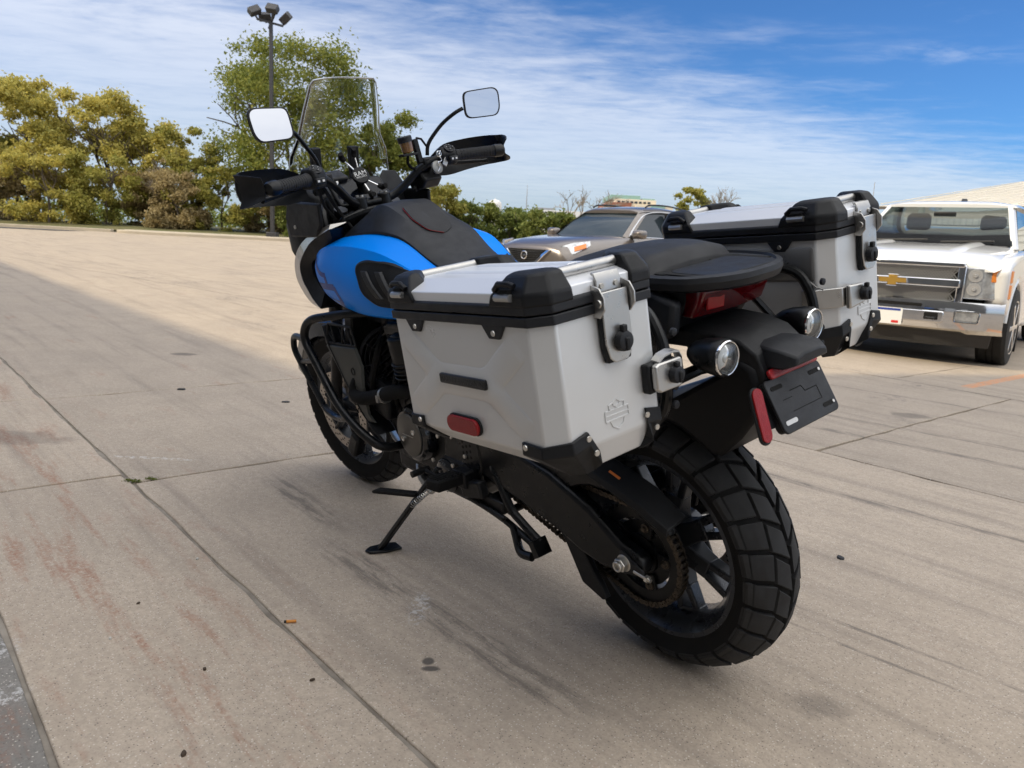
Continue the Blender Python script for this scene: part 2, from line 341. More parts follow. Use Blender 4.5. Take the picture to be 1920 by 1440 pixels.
# base sheet to the horizon; the lot lies on it
gx = sorted(set([-2000, -900, -400, -200, -120, -90] + list(range(-70, 71, 5)) + [90, 120, 200, 400, 900, 2000])); gy = sorted(set([-600, -200, -60, -30, -15] + list(range(-10, 61, 3)) + [70, 90, 120, 200, 400, 900, 2500]))
g = MB(); vs_ = [(x, y, hgt(x, y) - .007) for y in gy for x in gx]; nx = len(gx)
g.add(vs_, [(j * nx + i, j * nx + i + 1, (j + 1) * nx + i + 1, (j + 1) * nx + i) for j in range(len(gy) - 1) for i in range(nx - 1)])
gnd = tag(g.build('ground', M_DIRT, fix=False), kind='structure')
# concrete slabs with open joints
far_sheet = MB()
CJ = [.215, .765, 3.72, 6.69, 9.66, 12.63, 15.6, 18.57, 21.54]
TJ = {0: [-7, -1.2, 3.2, 4.84, 8.4, 12.1, 16.6, 21.1, 25.6, 30], 1: [-7, -1.4, 3.07, 4.80, 8.4, 12.1, 16.6, 21.1, 25.6, 30]}
TD = [-7, -2.6, 3.07 - 1.2, 6.9, 12.1, 16.6, 21.1, 25.6, 30]
pav = empty('pavement'); tag(pav, kind='structure')
def slab(t0, t1, c0, c1, m, name='concrete_slab', g=.003):
    pc0 = tcw((t0 + t1) / 2, (c0 + c1) / 2); near = pc0.y < 8.5
    stp = .16 if near else 1.5
    nt, nc = max(1, round((t1 - t0) / stp)), max(1, round((c1 - c0) / stp))
    mb = MB(); top = []; rj = random.Random(int(t0 * 31 + c0 * 77) + 5)
    for i in range(nt + 1):
        for j in range(nc + 1):
            tt_, cc_ = t0 + g + (t1 - t0 - 2 * g) * i / nt, c0 + g + (c1 - c0 - 2 * g) * j / nc; dz = 0
            if near:
                k = (rj.random() ** 3) * .011 + rj.random() * .0025
                if i == 0: tt_ += k
                if i == nt: tt_ -= k
                if j == 0: cc_ += k
                if j == nc: cc_ -= k
                if i in (0, nt) or j in (0, nc): dz = -k * .25
            p = tcw(tt_, cc_); top.append((p.x, p.y, hgt(p.x, p.y) + dz))
    fs = [(i * (nc + 1) + j, (i + 1) * (nc + 1) + j, (i + 1) * (nc + 1) + j + 1, i * (nc + 1) + j + 1) for i in range(nt) for j in range(nc)]
    per = [i * (nc + 1) for i in range(nt + 1)] + [nt * (nc + 1) + j for j in range(1, nc + 1)] + [i * (nc + 1) + nc for i in range(nt - 1, -1, -1)] + [j for j in range(nc - 1, 0, -1)]
    n0 = len(top); low = [(top[i][0], top[i][1], top[i][2] - .06) for i in per]
    fs += [(per[k], per[(k + 1) % len(per)], n0 + (k + 1) % len(per), n0 + k) for k in range(len(per))]
    mb.add(top + low, fs); return mb.build(name, m, pav, bevel=.003, ang=60, smooth=near)
slab(-9, 32, -7.0, .215, M_APRON, 'wall_apron')
for ci in range(len(CJ) - 1):
    tj = TJ.get(ci, [q + (.9 if ci % 2 else 0) for q in TD] if ci > 1 else TD)
    for a, b in zip(tj, tj[1:]):
        p = tcw((a + b) / 2, (CJ[ci] + CJ[ci + 1]) / 2)
        if p.y < -3.5 or p.y > 30: 
            pass
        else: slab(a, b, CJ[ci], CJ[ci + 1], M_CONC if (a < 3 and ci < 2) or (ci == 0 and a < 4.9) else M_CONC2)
# beyond the slabs the lot is too far for the joints to show
lot = MB(); xs = list(range(-75, 66, 5)); ys = list(range(6, 43, 4)); k = len(xs)
lot.add([(x, y, hgt(x, y) - .004) for y in ys for x in xs], [(j * k + i, j * k + i + 1, (j + 1) * k + i + 1, (j + 1) * k + i) for j in range(len(ys) - 1) for i in range(k - 1)])
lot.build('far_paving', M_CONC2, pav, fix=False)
# kerbs, islands, grass verge
M_KERB = mat('kerb_concrete', (.46, .40, .31), .85, bump=.3, bscale=60, var=.6, vscale=1.5, vcol=(.36, .32, .26))
def strip_along(name, pts, w, h0, m, kind='structure', bev=.03):
    mb = MB(); R_ = []
    for i, (x, y) in enumerate(pts):
        a = pts[max(i - 1, 0)]; b = pts[min(i + 1, len(pts) - 1)]; t = Vector((b[0] - a[0], b[1] - a[1])).normalized(); n = Vector((-t.y, t.x)) * w / 2; z = hgt(x, y)
        R_.append([(x - n.x, y - n.y, z - .05), (x - n.x, y - n.y, z + h0), (x + n.x, y + n.y, z + h0), (x + n.x, y + n.y, z - .05)])
    mb.loft(R_); return tag(mb.build(name, m, bevel=bev), kind=kind)
strip_along('kerb', [(-70, 46), (-50, 44.5), (-30, 43), (-22, 42.2)], .3, .15, M_KERB)
strip_along('kerb', [(-22, 43.6), (-14, 44.2), (-6, 45), (6, 46), (30, 48)], .35, .16, M_KERB)
isl = [(-21, 40.6), (-18, 40.2), (-12, 40.6), (-6, 41.4), (-4.6, 42), (-5, 43), (-12, 43.6), (-20, 43.2), (-21.6, 42)]
islr = [(p.x, p.y) for p in rnd([(a, b, 0) for a, b in isl], 1.0, 4, True)]
tag(MB().loft([[(x, y, hgt(x, y) - .05) for x, y in islr], [(x, y, hgt(x, y) + .16) for x, y in islr]]).build('island', M_KERB, bevel=.04), kind='structure')
strip_along('road', [(-80, 42.5), (-50, 41.5), (-30, 40.6), (-23, 40.4)], 3.2, .006, mat('asphalt', (.085, .085, .088), .9, var=.5, vscale=3), bev=0)
vg = MB(); xs = list(range(-90, 91, 6)); ys = [44.2, 45.5, 48, 52, 60, 75, 100, 160]; k = len(xs)
vg.add([(x, y + .02 * x, hgt(x, y) + .12 + .35 * min(1, max(0, (y - 45) / 8)) + random.uniform(-.05, .08)) for y in ys for x in xs], [(j * k + i, j * k + i + 1, (j + 1) * k + i + 1, (j + 1) * k + i) for j in range(len(ys) - 1) for i in range(k - 1)])
tag(vg.build('verge', M_GRASS, fix=False), kind='structure')
# ================================================================== BUILDINGS
def wall_box(mb, t0, t1, c0, c1, z0, z1):
    q = [tcw(t0, c0), tcw(t1, c0), tcw(t1, c1), tcw(t0, c1)]
    mb.loft([[(p.x, p.y, z0) for p in q], [(p.x, p.y, z1) for p in q]])
M_CLAD = mat('grey_tan_cladding', (.16, .155, .145), .7, var=.3, vscale=.8)
shop = empty('shop_building', (*tcw(0, -12), 0)); tag(shop, 'tall pale shop building standing behind the photographer, shading the motorcycle', 'building')
def child_at(o, parent): o.parent = parent; o.matrix_parent_inverse = Matrix.Translation(parent.location).inverted(); return o
a = MB(); wall_box(a, -30, 10.9, -36, -12.0, -.1, 17.4); child_at(a.build('wall', M_CLAD, bevel=.02), shop)
a = MB(); wall_box(a, 10.902, 60, -36, -12.0, -.1, 12.25); child_at(a.build('low_wing', M_CLAD, bevel=.02), shop)
a = MB(); wall_box(a, -30, 10.9, -36, -12.0, 17.402, 17.5); child_at(a.build('parapet', M_STEEL), shop)
for t0 in (-14, -8, 12, 18):
    a = MB(); wall_box(a, t0, t0 + 3.6, -12.002, -11.96, 0, 3.2); child_at(a.build('shutter_door', mat('shutter_white', (.6, .6, .58), .5)), shop)

# metal warehouse on the right
wh = empty('warehouse', (20.6, 45, hgt(20.6, 45))); tag(wh, 'low corrugated metal warehouse with cream roof behind the white pickup', 'warehouse')
def WP(e, n_, z): p = Vector((20.6, 45)) + Vector((.656, -.755)) * e + N_ * n_; return (p.x, p.y, z)
M_ROOF = mat('cream_metal_roof', (.62, .57, .47), .5, var=.4, vscale=.5, vcol=(.5, .45, .36)); M_CORR = mat('white_corrugated_wall', (.58, .57, .54), .5, var=.4, vscale=.6)
e0, e1, nw, ze, zr = 0, 34, 24, 3.95, 7.3
body = MB().loft([[WP(e, 0, 0), WP(e, 0, ze), WP(e, nw, zr), WP(e, nw * 2, ze), WP(e, nw * 2, 0)] for e in (e0 + .3, e1)]); child_at(body.build('wall', M_CORR), wh)
cr = MB()
k = e0 + .3
ring = []
while k < e1:
    for de, dn in ((0, -.02), (.10, -.02), (.14, -.065), (.24, -.065), (.28, -.02)): ring.append((k + de, dn))
    k += .30
cr.loft([[WP(e, n_, .02) for e, n_ in ring], [WP(e, n_, ze - .12) for e, n_ in ring]], closed=False, cap=False); child_at(cr.build('corrugated_cladding', M_CORR, fix=False, smooth=False), wh)
rf_ = MB().loft([[WP(e, -.45, ze - .02), WP(e, nw, zr + .12), WP(e, nw * 2 + .4, ze - .02), WP(e, nw * 2 + .4, ze - .14), WP(e, nw, zr), WP(e, -.45, ze - .14)] for e in (e0 - .2, e1 + .3)]); rfo = child_at(rf_.build('roof', M_ROOF), wh)
sm = MB()
for i in range(40):
    e = e0 - .2 + i * .86; sm.loft([[WP(e + d_, n_, ze + (zr - ze) * n_ / nw + .13 + h_) for d_, h_ in ((0, 0), (.02, .05), (.06, .05), (.08, 0))] for n_ in (0, nw - .1)])
o = child_at(sm.build('roof_seam', M_ROOF), wh); o['kind'] = 'stuff'
gt = MB().loft([[WP(e, -.46, ze - .18), WP(e, -.62, ze - .18), WP(e, -.62, ze - .02), WP(e, -.46, ze - .02)] for e in (e0 - .2, e1 + .3)]); child_at(gt.build('gutter', mat('dark_gutter', (.10, .085, .07), .5)), wh)
vp = MB().cyl(WP(14, 18, 6.2), WP(14, 18, 8.1), .09, n=10).cyl(WP(14, 18, 8.05), WP(14, 18, 8.3), .2, n=10); child_at(vp.build('roof_vent', M_STEEL), wh)

# far buildings
def far_block(name, label, parts, cat='building'):
    e = empty(name, (parts[0][1], parts[0][3], 0)); tag(e, label, cat)
    for nm, x0, x1, y0, y1, z0, z1, m in parts:
        child_at(MB().bx(x0, x1, y0, y1, z0, z1).build(nm, m, bevel=.05), e)
    return e
M_BRICK = mat('far_brick', (.30, .12, .075), .8, var=.4, vscale=.4); M_CREAM = mat('cream_stucco', (.66, .58, .45), .8); M_TEAL = mat('pale_green_roof', (.22, .36, .32), .6); M_FARW = mat('far_white_wall', (.66, .66, .66), .8); M_DGL = mat('dark_far_glass', (.03, .035, .045), .2)
b1 = far_block('brick_office', 'brick and cream office block with pale green roof beyond the brown car', [
    ('brick_wing', 21.9, 28, 200, 225, 0, 12.0, M_BRICK), ('wall', 24.0, 34.5, 202, 228, 0, 13.0, M_CREAM), ('roof', 23.2, 31.0, 206, 226, 13.0, 14.2, M_TEAL), ('roof', 31.5, 34.8, 206, 226, 13.0, 13.6, M_TEAL), ('wall', 29.0, 38.4, 199.5, 224, 0, 11.6, M_CREAM), ('brick_wing', 33.0, 36.2, 199, 210, 0, 10.9, M_BRICK), ('roof', 32.8, 36.4, 199.2, 212, 10.9, 11.5, M_TEAL), ('wall', 38.4, 60, 201, 230, 0, 10.6, M_CREAM)])
for i in range(8): child_at(MB().bx(24.6 + i * 1.1, 25.3 + i * 1.1, 201.9, 202.05, 12.0, 12.5).build('window', M_DGL), b1)
b2 = far_block('long_white_building', 'long low white building far beyond the hedge', [('wall', 2.6, 20, 200, 220, 0, 9.2, M_FARW), ('roof', 3.6, 8.8, 200.5, 219, 9.2, 9.75, mat('far_grey_roof', (.25, .26, .28), .7)), ('wall', 12, 26, 203, 220, 0, 8.6, M_FARW)])
for i in range(11): child_at(MB().bx(3.0 + i * .8, 3.45 + i * .8, 199.85, 200.02, 8.35, 8.8).build('window', M_DGL), b2)
wtw = empty('water_tower', (-9.8, 300, 0)); tag(wtw, 'small white domed water tower on the horizon', 'water tower')
child_at(MB().lathe([(0, 2.4), (10, 2.45), (14.2, 2.5), (15.2, 2.3), (15.9, 1.6), (16.15, .7), (16.2, .01)], (-9.8, 300, 0), (0, 0, 1), 40).build('tank', mat('white_tower_paint', (.72, .70, .66), .5)), wtw)
child_at(MB().cyl((-9.8, 300, 16.15), (-9.8, 300, 16.7), .2, n=10).build('cap_vent', M_FARW), wtw)
ms = MB()
for dx, dy in ((-.25, 0), (.25, 0), (0, .3)): ms.cyl((1.4 + dx, 200 + dy, 0), (1.4, 200.1, 15.2), .045, n=6)
for i in range(14): z = 1 + i; k = 1 - z / 15.2; ms.cyl((1.4 - .25 * k, 200, z), (1.4 + .25 * (1 - (z + 1) / 15.2), 200, z + 1), .03, n=5)
tag(ms.build('radio_mast', mat('grey_mast', (.35, .36, .38), .6)), 'thin grey radio mast rising on the horizon', 'mast')
tag(MB().cyl((13.3, 30, 0), (13.28, 30, 3.85), .02, .012, n=8).build('flag_pole', mat('grey_mast')), 'thin pole standing behind the far side case', 'pole')

# ================================================================== PARKING LOT LAMP
lx, ly = -13.58, 43.0; lz = hgt(lx, ly) + .16
lamp = empty('lamp_post', (lx, ly, lz)); tag(lamp, 'tall dark lamp post with four floodlights on the kerb island', 'lamp post')
M_LAMP = mat('dark_bronze_paint', (.045, .045, .048), .45)
def Lc(mb, name, m=M_LAMP, parent=lamp, **k): o = mb.build(name, m, **k); o.parent = parent; o.matrix_parent_inverse = Matrix.Translation((lx, ly, lz)).inverted(); return o
Lc(MB().loft([[(lx + a * r_, ly + b * r_, z) for a, b in ((-1, -1), (1, -1), (1, 1), (-1, 1))] for r_, z in ((.10, lz), (.085, 11.6))]), 'pole', bevel=.01)
Lc(MB().bx(lx - .28, lx + .28, ly - .28, ly + .28, lz - .02, lz + .25), 'base', bevel=.03)
for a, b in (((-.72, -.1, 11.86), (.62, .1, 11.5)), ((-.25, .45, 11.55), (.34, -.45, 11.95))):
    Lc(MB().tube([(lx + a[0], ly + a[1], a[2] - .1), (lx + b[0], ly + b[1], b[2])], .07, 4), 'cross_arm')
for dx, dy, z, ry, rz, face in ((-.80, -.2, 12.12, -28, 40, 1), (-.42, .3, 11.97, 8, 200, 0), (.24, -.5, 12.18, 10, -8, 1), (.72, .2, 11.92, 30, 150, 0)):
    mm = Euler((R(-35), R(ry), R(rz))).to_matrix(); c_ = Vector((lx + dx, ly + dy, z))
    fl = MB().box(c_, (.62, .34, .40), mm); fo_ = Lc(fl, 'floodlight', bevel=.04)
    for s in (-.5, .5):
        w = MB().box(c_ + mm @ Vector((s * .27, -.172, -.02)), (.24, .012, .24), mm); q = w.build('lamp_glass', mat('lamp_glass', (.55, .48, .42), .25)); q.parent = fo_; q.matrix_parent_inverse = (fo_.matrix_parent_inverse.copy()); q.matrix_parent_inverse = Matrix.Translation((lx, ly, lz)).inverted() @ Matrix.Identity(4)
    Lc(MB().cyl(c_ + Vector((0, 0, -.15)), (lx + dx * .75, ly + dy * .75, 11.68), .05, n=8), 'bracket')

# ================================================================== TREES
def leaf_mat(name, cols, tr=.42):
    m = bpy.data.materials.new(name); m.use_nodes = True; t = m.node_tree; b = t.nodes['Principled BSDF']
    g_ = N(t, 'ShaderNodeNewGeometry'); r_ = N(t, 'ShaderNodeValToRGB'); e = r_.color_ramp.elements
    co = N(t, 'ShaderNodeTexCoord').outputs['Object']
    v = mth(t, 'ADD', mth(t, 'MULTIPLY', g_.outputs['Random Per Island'], .5), mth(t, 'MULTIPLY', noise(t, co, .5, 3, .6), .6)); v = mth(t, 'SUBTRACT', v, .05, clamp=True)
    t.links.new(v, r_.inputs[0])
    while len(e) < len(cols): e.new(.5)
    for i, c in enumerate(cols): e[i].position = i / (len(cols) - 1); e[i].color = (*c, 1)
    t.links.new(r_.outputs[0], b.inputs['Base Color']); b.inputs['Roughness'].default_value = .6; b.inputs['Specular IOR Level'].default_value = .25
    ts = N(t, 'ShaderNodeBsdfTranslucent'); t.links.new(r_.outputs[0], ts.inputs[0]); mx = N(t, 'ShaderNodeMixShader'); mx.inputs[0].default_value = tr
    t.links.new(b.outputs[0], mx.inputs[1]); t.links.new(ts.outputs[0], mx.inputs[2]); t.links.new(mx.outputs[0], t.nodes['Material Output'].inputs[0]); return m
L_GREEN = leaf_mat('green_leaves', [(.10, .135, .03), (.17, .205, .045), (.27, .28, .06), (.38, .34, .08)])
L_YEL = leaf_mat('yellow_leaves', [(.24, .25, .07), (.40, .37, .10), (.58, .49, .12), (.46, .37, .15)])
L_OLIVE = leaf_mat('olive_leaves', [(.17, .19, .045), (.28, .28, .065), (.40, .36, .09), (.42, .34, .11)])
L_BROWN = leaf_mat('brown_leaves', [(.22, .185, .09), (.34, .27, .14), (.44, .35, .18), (.38, .32, .12)])
L_HEDGE = leaf_mat('hedge_leaves', [(.08, .115, .03), (.14, .18, .045), (.22, .245, .06), (.30, .29, .08)])
M_BARK = mat('bark', (.14, .115, .09), .9, bump=.5, bscale=20, var=.6, vscale=4); M_TWIG = mat('pale_twigs', (.26, .22, .18), .9)
def leaf_cloud(centers, radii, n, size, seed, flat=.75):
    r = np.random.default_rng(seed); K = len(centers); w = np.array([a[0] * a[1] * a[2] for a in radii]) ** .72; w /= w.sum()
    idx = r.choice(K, n, p=w); d = r.normal(size=(n, 3)); d /= np.linalg.norm(d, axis=1)[:, None]
    rad = r.uniform(.02, 1, n) ** (1 / 2.0) * np.where(r.random(n) < .42, r.uniform(1., 1.7, n), 1.)
    c = np.array(centers)[idx] + d * rad[:, None] * np.array(radii)[idx] * (1 + .12 * r.normal(size=(n, 1)))
    u = r.normal(size=(n, 3)); u /= np.linalg.norm(u, axis=1)[:, None]; v = np.cross(u, r.normal(size=(n, 3))); v /= np.linalg.norm(v, axis=1)[:, None]
    s = size * r.uniform(.6, 1.5, (n, 1))
    V = np.empty((n, 4, 3)); V[:, 0] = c + u * s; V[:, 1] = c + v * s * .55; V[:, 2] = c - u * s; V[:, 3] = c - v * s * .55
    me = bpy.data.meshes.new('crown'); me.vertices.add(n * 4); me.vertices.foreach_set('co', V.ravel()); me.loops.add(n * 4); me.loops.foreach_set('vertex_index', np.arange(n * 4, dtype=np.int32))
    me.polygons.add(n); me.polygons.foreach_set('loop_start', np.arange(0, n * 4, 4, dtype=np.int32)); me.polygons.foreach_set('loop_total', np.full(n, 4, dtype=np.int32)); me.update(); return me
def branches(mb, p, d, L, r_, depth, tips, rr, spread=.55):
    q = p + d * L; mid = (p + q) / 2 + Vector((rr.uniform(-1, 1), rr.uniform(-1, 1), rr.uniform(-1, 1))) * L * .06
    mb.tube([p, mid, q], [r_, r_ * .85, r_ * .68], 6); tips.append(q)
    if depth == 0: return
    for _ in range(3 if depth > 1 else 4):
        nd = (d + Vector((rr.uniform(-1, 1), rr.uniform(-1, 1), rr.uniform(-.5, .75))) * spread * 1.6).normalized()
        branches(mb, p + d * L * rr.uniform(.55, 1.0), nd, L * rr.uniform(.55, .8), r_ * .6, depth - 1, tips, rr, spread)
def tree(name, label, x, y, top, w, lm, n, size, seed, group, base=None, low=.25, depthw=None, sparse=False, clumps=26, cat='tree'):
    rr = random.Random(seed); z0 = hgt(x, y) + .3 if base is None else base; H = top - z0
    e = empty(name, (x, y, z0)); tag(e, label, cat, group)
    mb = MB(); tips = []
    branches(mb, Vector((x, y, z0)), Vector((rr.uniform(-.08, .08), 0, 1)).normalized(), H * .42, max(.05, H * .018), 3 if not sparse else 4, tips, rr)
    child_at(mb.build('trunk', M_BARK if not sparse else M_TWIG, fix=False), e)
    if n:
        cs, rs = [], []
        for i in range(clumps):
            a = rr.uniform(0, 2 * math.pi); k = rr.uniform(0, 1) ** .5; zf = rr.uniform(low, .96)
            wz = w * (1 - abs((zf - .5) / .62) ** 2.2) ** .5 if abs(zf - .5) < .6 else w * .3
            cs.append((x + math.cos(a) * k * wz * .85, y + math.sin(a) * k * (depthw or w) * .7, z0 + H * zf)); q = rr.uniform(.08, .21) * max(w, H * .35)
            rs.append((q * 1.1, q * 1.1, q * rr.uniform(.6, .95)))
        me = leaf_cloud(cs, rs, n, size, seed); o = obj('crown', me, lm, smooth=False); child_at(o, e)
    return e
G1 = 'autumn trees along the far edge of the lot'
tree('big_tree', 'large green leafy tree behind the lamp post and windscreen', -14.4, 50, 11.9, 5.9, L_GREEN, 42000, .095, 1, G1, low=.14, clumps=120)
tree('yellow_tree', 'tall yellow tree at the left edge of the picture', -31.5, 51, 9.7, 4.2, L_YEL, 26000, .10, 2, G1, low=.15, clumps=52)
tree('yellow_tree', 'yellow tree with rounded top, second from the left edge', -27.0, 52, 9.3, 4.0, L_YEL, 26000, .10, 3, G1, low=.15, clumps=52)
tree('autumn_tree', 'yellow green tree stepping down to the gap of sky', -24.2, 51, 7.4, 3.0, L_YEL, 17000, .10, 4, G1, low=.1, clumps=40)
tree('autumn_tree', 'dark olive tree at the far left, low and wide', -36, 50, 8.2, 4.0, L_OLIVE, 18000, .10, 5, G1, low=.1, clumps=40)
tree('brown_tree', 'small brown twiggy tree just left of the big green tree', -20.6, 49, 6.9, 2.2, L_OLIVE, 9000, .085, 6, G1, low=.15, clumps=36)
tree('bare_shrub', 'nearly bare pale shrub in the gap of sky between the trees', -22.0, 48.5, 5.2, 1.5, L_BROWN, 700, .09, 7, G1, sparse=True, low=.3, clumps=12, cat='shrub')
tree('side_tree', 'rounded green tree right behind the edge of the windscreen', -9.2, 51, 8.6, 3.2, L_GREEN, 18000, .10, 8, G1, low=.1, clumps=44)
tree('yellow_bush', 'small yellow bush below the brake fluid reservoir', -6.7, 50, 5.0, 1.6, L_YEL, 7000, .09, 9, G1, low=.05, clumps=26, cat='bush')
k = 0
bush_lbl = {}
BX = [(-38, 3.6, 2.6, L_BROWN, 'brown'), (-34.5, 5.0, 2.6, L_OLIVE, 'olive'), (-31.5, 4.4, 2.4, L_BROWN, 'rust brown'), (-28.6, 5.4, 2.6, L_YEL, 'yellow green'), (-25.6, 5.2, 2.4, L_OLIVE, 'olive'), (-23.0, 4.0, 2.0, L_BROWN, 'grey brown'), (-20.8, 4.2, 2.0, L_BROWN, 'pale brown'), (-18.4, 4.6, 2.1, L_OLIVE, 'mixed olive'), (-15.8, 3.2, 1.9, L_BROWN, 'tan'), (-13.2, 3.6, 2.0, L_HEDGE, 'green'), (-10.4, 3.8, 2.0, L_OLIVE, 'olive'), (-7.8, 3.6, 1.8, L_HEDGE, 'fresh green'), (-5.2, 4.1, 1.9, L_OLIVE, 'sparse olive'), (-2.9, 3.3, 1.7, L_HEDGE, 'dark green'), (-.6, 3.0, 1.7, L_HEDGE, 'green'), (1.8, 2.9, 1.8, L_HEDGE, 'dull green'), (4.4, 2.7, 1.9, L_OLIVE, 'brownish green'), (7.2, 2.6, 2.0, L_HEDGE, 'low green'), (10.2, 2.7, 2.2, L_HEDGE, 'low dark')]
pos = ['at the far left edge', 'under the tall yellow tree', 'below the two yellow trees', 'below the second yellow tree', 'below the tree by the sky gap', 'under the sky gap', 'left of the big tree trunk', 'in front of the big tree', 'just left of the lamp post', 'just right of the lamp post', 'behind the windscreen', 'behind the far handgrip', 'beside the yellow bush', 'left of the water tower', 'below the water tower', 'between tank and brown car', 'touching the brown car roofline at left', 'behind the brown car', 'behind the brown car roof']
for (x, top, w, lm, cn), ps in zip(BX, pos):
    tree('bush', f'{cn} bush in the thicket {ps}', x, 47.5 + (k % 3) * .9, top, w * 1.15, lm, 10000, .085, 30 + k, 'bushes in the thicket along the kerb', low=.0, clumps=40, cat='bush'); k += 1
for x, y, top, w, lm, n, lb in ((4.9, 70, 6.6, 1.2, None, 0, 'bare grey tree above the windscreen of the brown car, left one'), (6.9, 71, 6.7, 1.2, None, 0, 'bare grey tree above the brown car, right one'), (18.0, 70, 7.0, 1.3, None, 0, 'bare tree right of the golden tree above the far case'), (15.2, 70, 6.5, 1.9, L_OLIVE, 2600, 'golden green tree above the lid of the far case')):
    tree('bare_tree' if lm is None else 'golden_tree', lb, x, y, top, w, lm, n, .14, int(x * 7), 'trees beyond the parked cars', sparse=lm is None, low=.45)
wd = leaf_cloud([(x, 120 + 10 * math.sin(x), 2.0 + .8 * math.sin(x * .7)) for x in range(-70, 110, 3)], [(3.2, 4, 2.6)] * 60, 26000, .3, 99)
tag(obj('far_wood', wd, L_HEDGE, smooth=False), 'far line of woodland along the horizon', 'trees', kind='stuff')
# ================================================================== PARKED CARS
M_CARGLASS = mat('car_glass', (.30, .37, .38), .01, trans=1., ior=1.2)
M_DARKGLASS = mat('dark_car_glass', (.03, .042, .05), .03, coat=.3)
M_TRIM = mat('black_trim', (.012, .012, .013), .45); M_CARTYRE = mat('car_tyre', (.022, .022, .022), .8, bump=.2, bscale=80, var=.4, vscale=12)
M_HEADL = mat('headlight_glass', (.62, .64, .66), .08, metal=.6, bump=.8, bscale=26, coat=1., var=.7, vscale=14, vcol=(.25, .26, .28)); M_CARCHROME = mat('car_chrome', (.72, .72, .72), .08, metal=1., rvar=.05, vscale=4)
M_WPAINT = mat('white_car_paint', (.70, .70, .69), .3, coat=1.); M_SEATG = mat('grey_car_seat', (.10, .10, .11), .8)
M_BRN = mat('brown_metallic_paint', (.165, .145, .132), .3, metal=.5, coat=1.)
def sym(half): return [(x, -y, z) for x, y, z in half[:0:-1]] + half if abs(half[0][1]) < 1e-6 else [(x, -y, z) for x, y, z in half[::-1]] + half
def body_loft(secs, kx=4):
    n = len(secs[0][1]); cols = [spline([(x, p[j][0], p[j][1]) for x, p in secs], kx) for j in range(n)]
    return MB().loft([sym([cols[j][i] for j in range(n)]) for i in range(len(cols[0]))])
def car_wheel(parent, x, y, Rr, w, s, rimm, spokes=6):
    o_ = (x, y, Rr)
    ty = MB().lathe([(-w / 2, Rr * .66), (-w / 2 * 1.02, Rr * .78), (-w / 2 * .94, Rr * .95), (-w * .36, Rr), (-w * .12, Rr), (-w * .115, Rr - .008), (-w * .09, Rr - .008), (-w * .085, Rr), (w * .085, Rr), (w * .09, Rr - .008), (w * .115, Rr - .008), (w * .12, Rr), (w * .36, Rr), (w / 2 * .94, Rr * .95), (w / 2 * 1.02, Rr * .78), (w / 2, Rr * .66)], o_, (0, s, 0), 48)
    t_ = ty.build('wheel', M_CARTYRE, parent, ang=30)
    MB().lathe([(-w * .4, Rr * .6), (w * .46, Rr * .67), (w * .49, Rr * .69), (w * .49, Rr * .66), (w * .44, Rr * .62), (w * .30, Rr * .60), (w * .26, .01)], o_, (0, s, 0), 40).build('rim', M_TRIM if rimm is None else mat('rim_dark', (.05, .05, .05), .5), t_)  # plain dark grey rim dish behind the spokes
    MB().lathe([(w * .455, Rr * .62), (w * .50, Rr * .66), (w * .505, Rr * .69), (w * .46, Rr * .69)], o_, (0, s, 0), 48, closed=True).build('rim_edge', rimm, t_)
    for k in range(spokes):
        a = 2 * math.pi * k / spokes; er = Vector((math.cos(a), 0, math.sin(a))); et = Vector((-math.sin(a), 0, math.cos(a))); c = Vector(o_) + Vector((0, s * w * .40, 0))
        MB().loft([[c + er * r_ * Rr + et * d_ * Rr + Vector((0, s * yy, 0)) for d_, yy in ((-ww, 0), (ww, 0), (ww * .7, .03), (-ww * .7, .03))] for r_, ww in ((.08, .10), (.4, .07), (.65, .10))]).build('rim_spoke', rimm, t_, bevel=.004)
    MB().lathe([(w * .38, Rr * .17), (w * .5, Rr * .15), (w * .52, Rr * .1), (w * .52, .01)], o_, (0, s, 0), 20).build('hub_cap', rimm, t_)
    return t_

# ---------------- white pickup
tz = hgt(4.3, 8.5) - .03
truck = empty('pickup_truck', (4.36, 8.58, tz), (0, 0, R(-129.1)))
tag(truck, 'white pickup truck with chrome grille and bumper parked at the right edge', 'pickup truck')
hd_ = body_loft([(.80, [(0, 1.035), (.45, 1.03), (.70, 1.005), (.86, .955)]), (.74, [(0, 1.10), (.45, 1.095), (.74, 1.06), (.91, .99)]), (.60, [(0, 1.145), (.45, 1.14), (.76, 1.11), (.92, 1.04)]), (.2, [(0, 1.19), (.45, 1.195), (.79, 1.155), (.92, 1.09)]), (-.35, [(0, 1.225), (.45, 1.235), (.80, 1.20), (.88, 1.14)]), (-.62, [(0, 1.24), (.45, 1.25), (.80, 1.215), (.88, 1.16)])])
hd_.build('hood', M_WPAINT, truck, ang=40)
rid = MB()
for s in (1, -1): rid.loft([[(x, s * (.50 + d_), z + h_) for d_, h_ in ((-.16, -.01), (-.10, .022), (.0, .026), (.05, .0))] for x, z in ((.70, 1.09), (.5, 1.145), (0, 1.20), (-.55, 1.24))])
rid.build('hood_bulge', M_WPAINT, truck, ang=60)
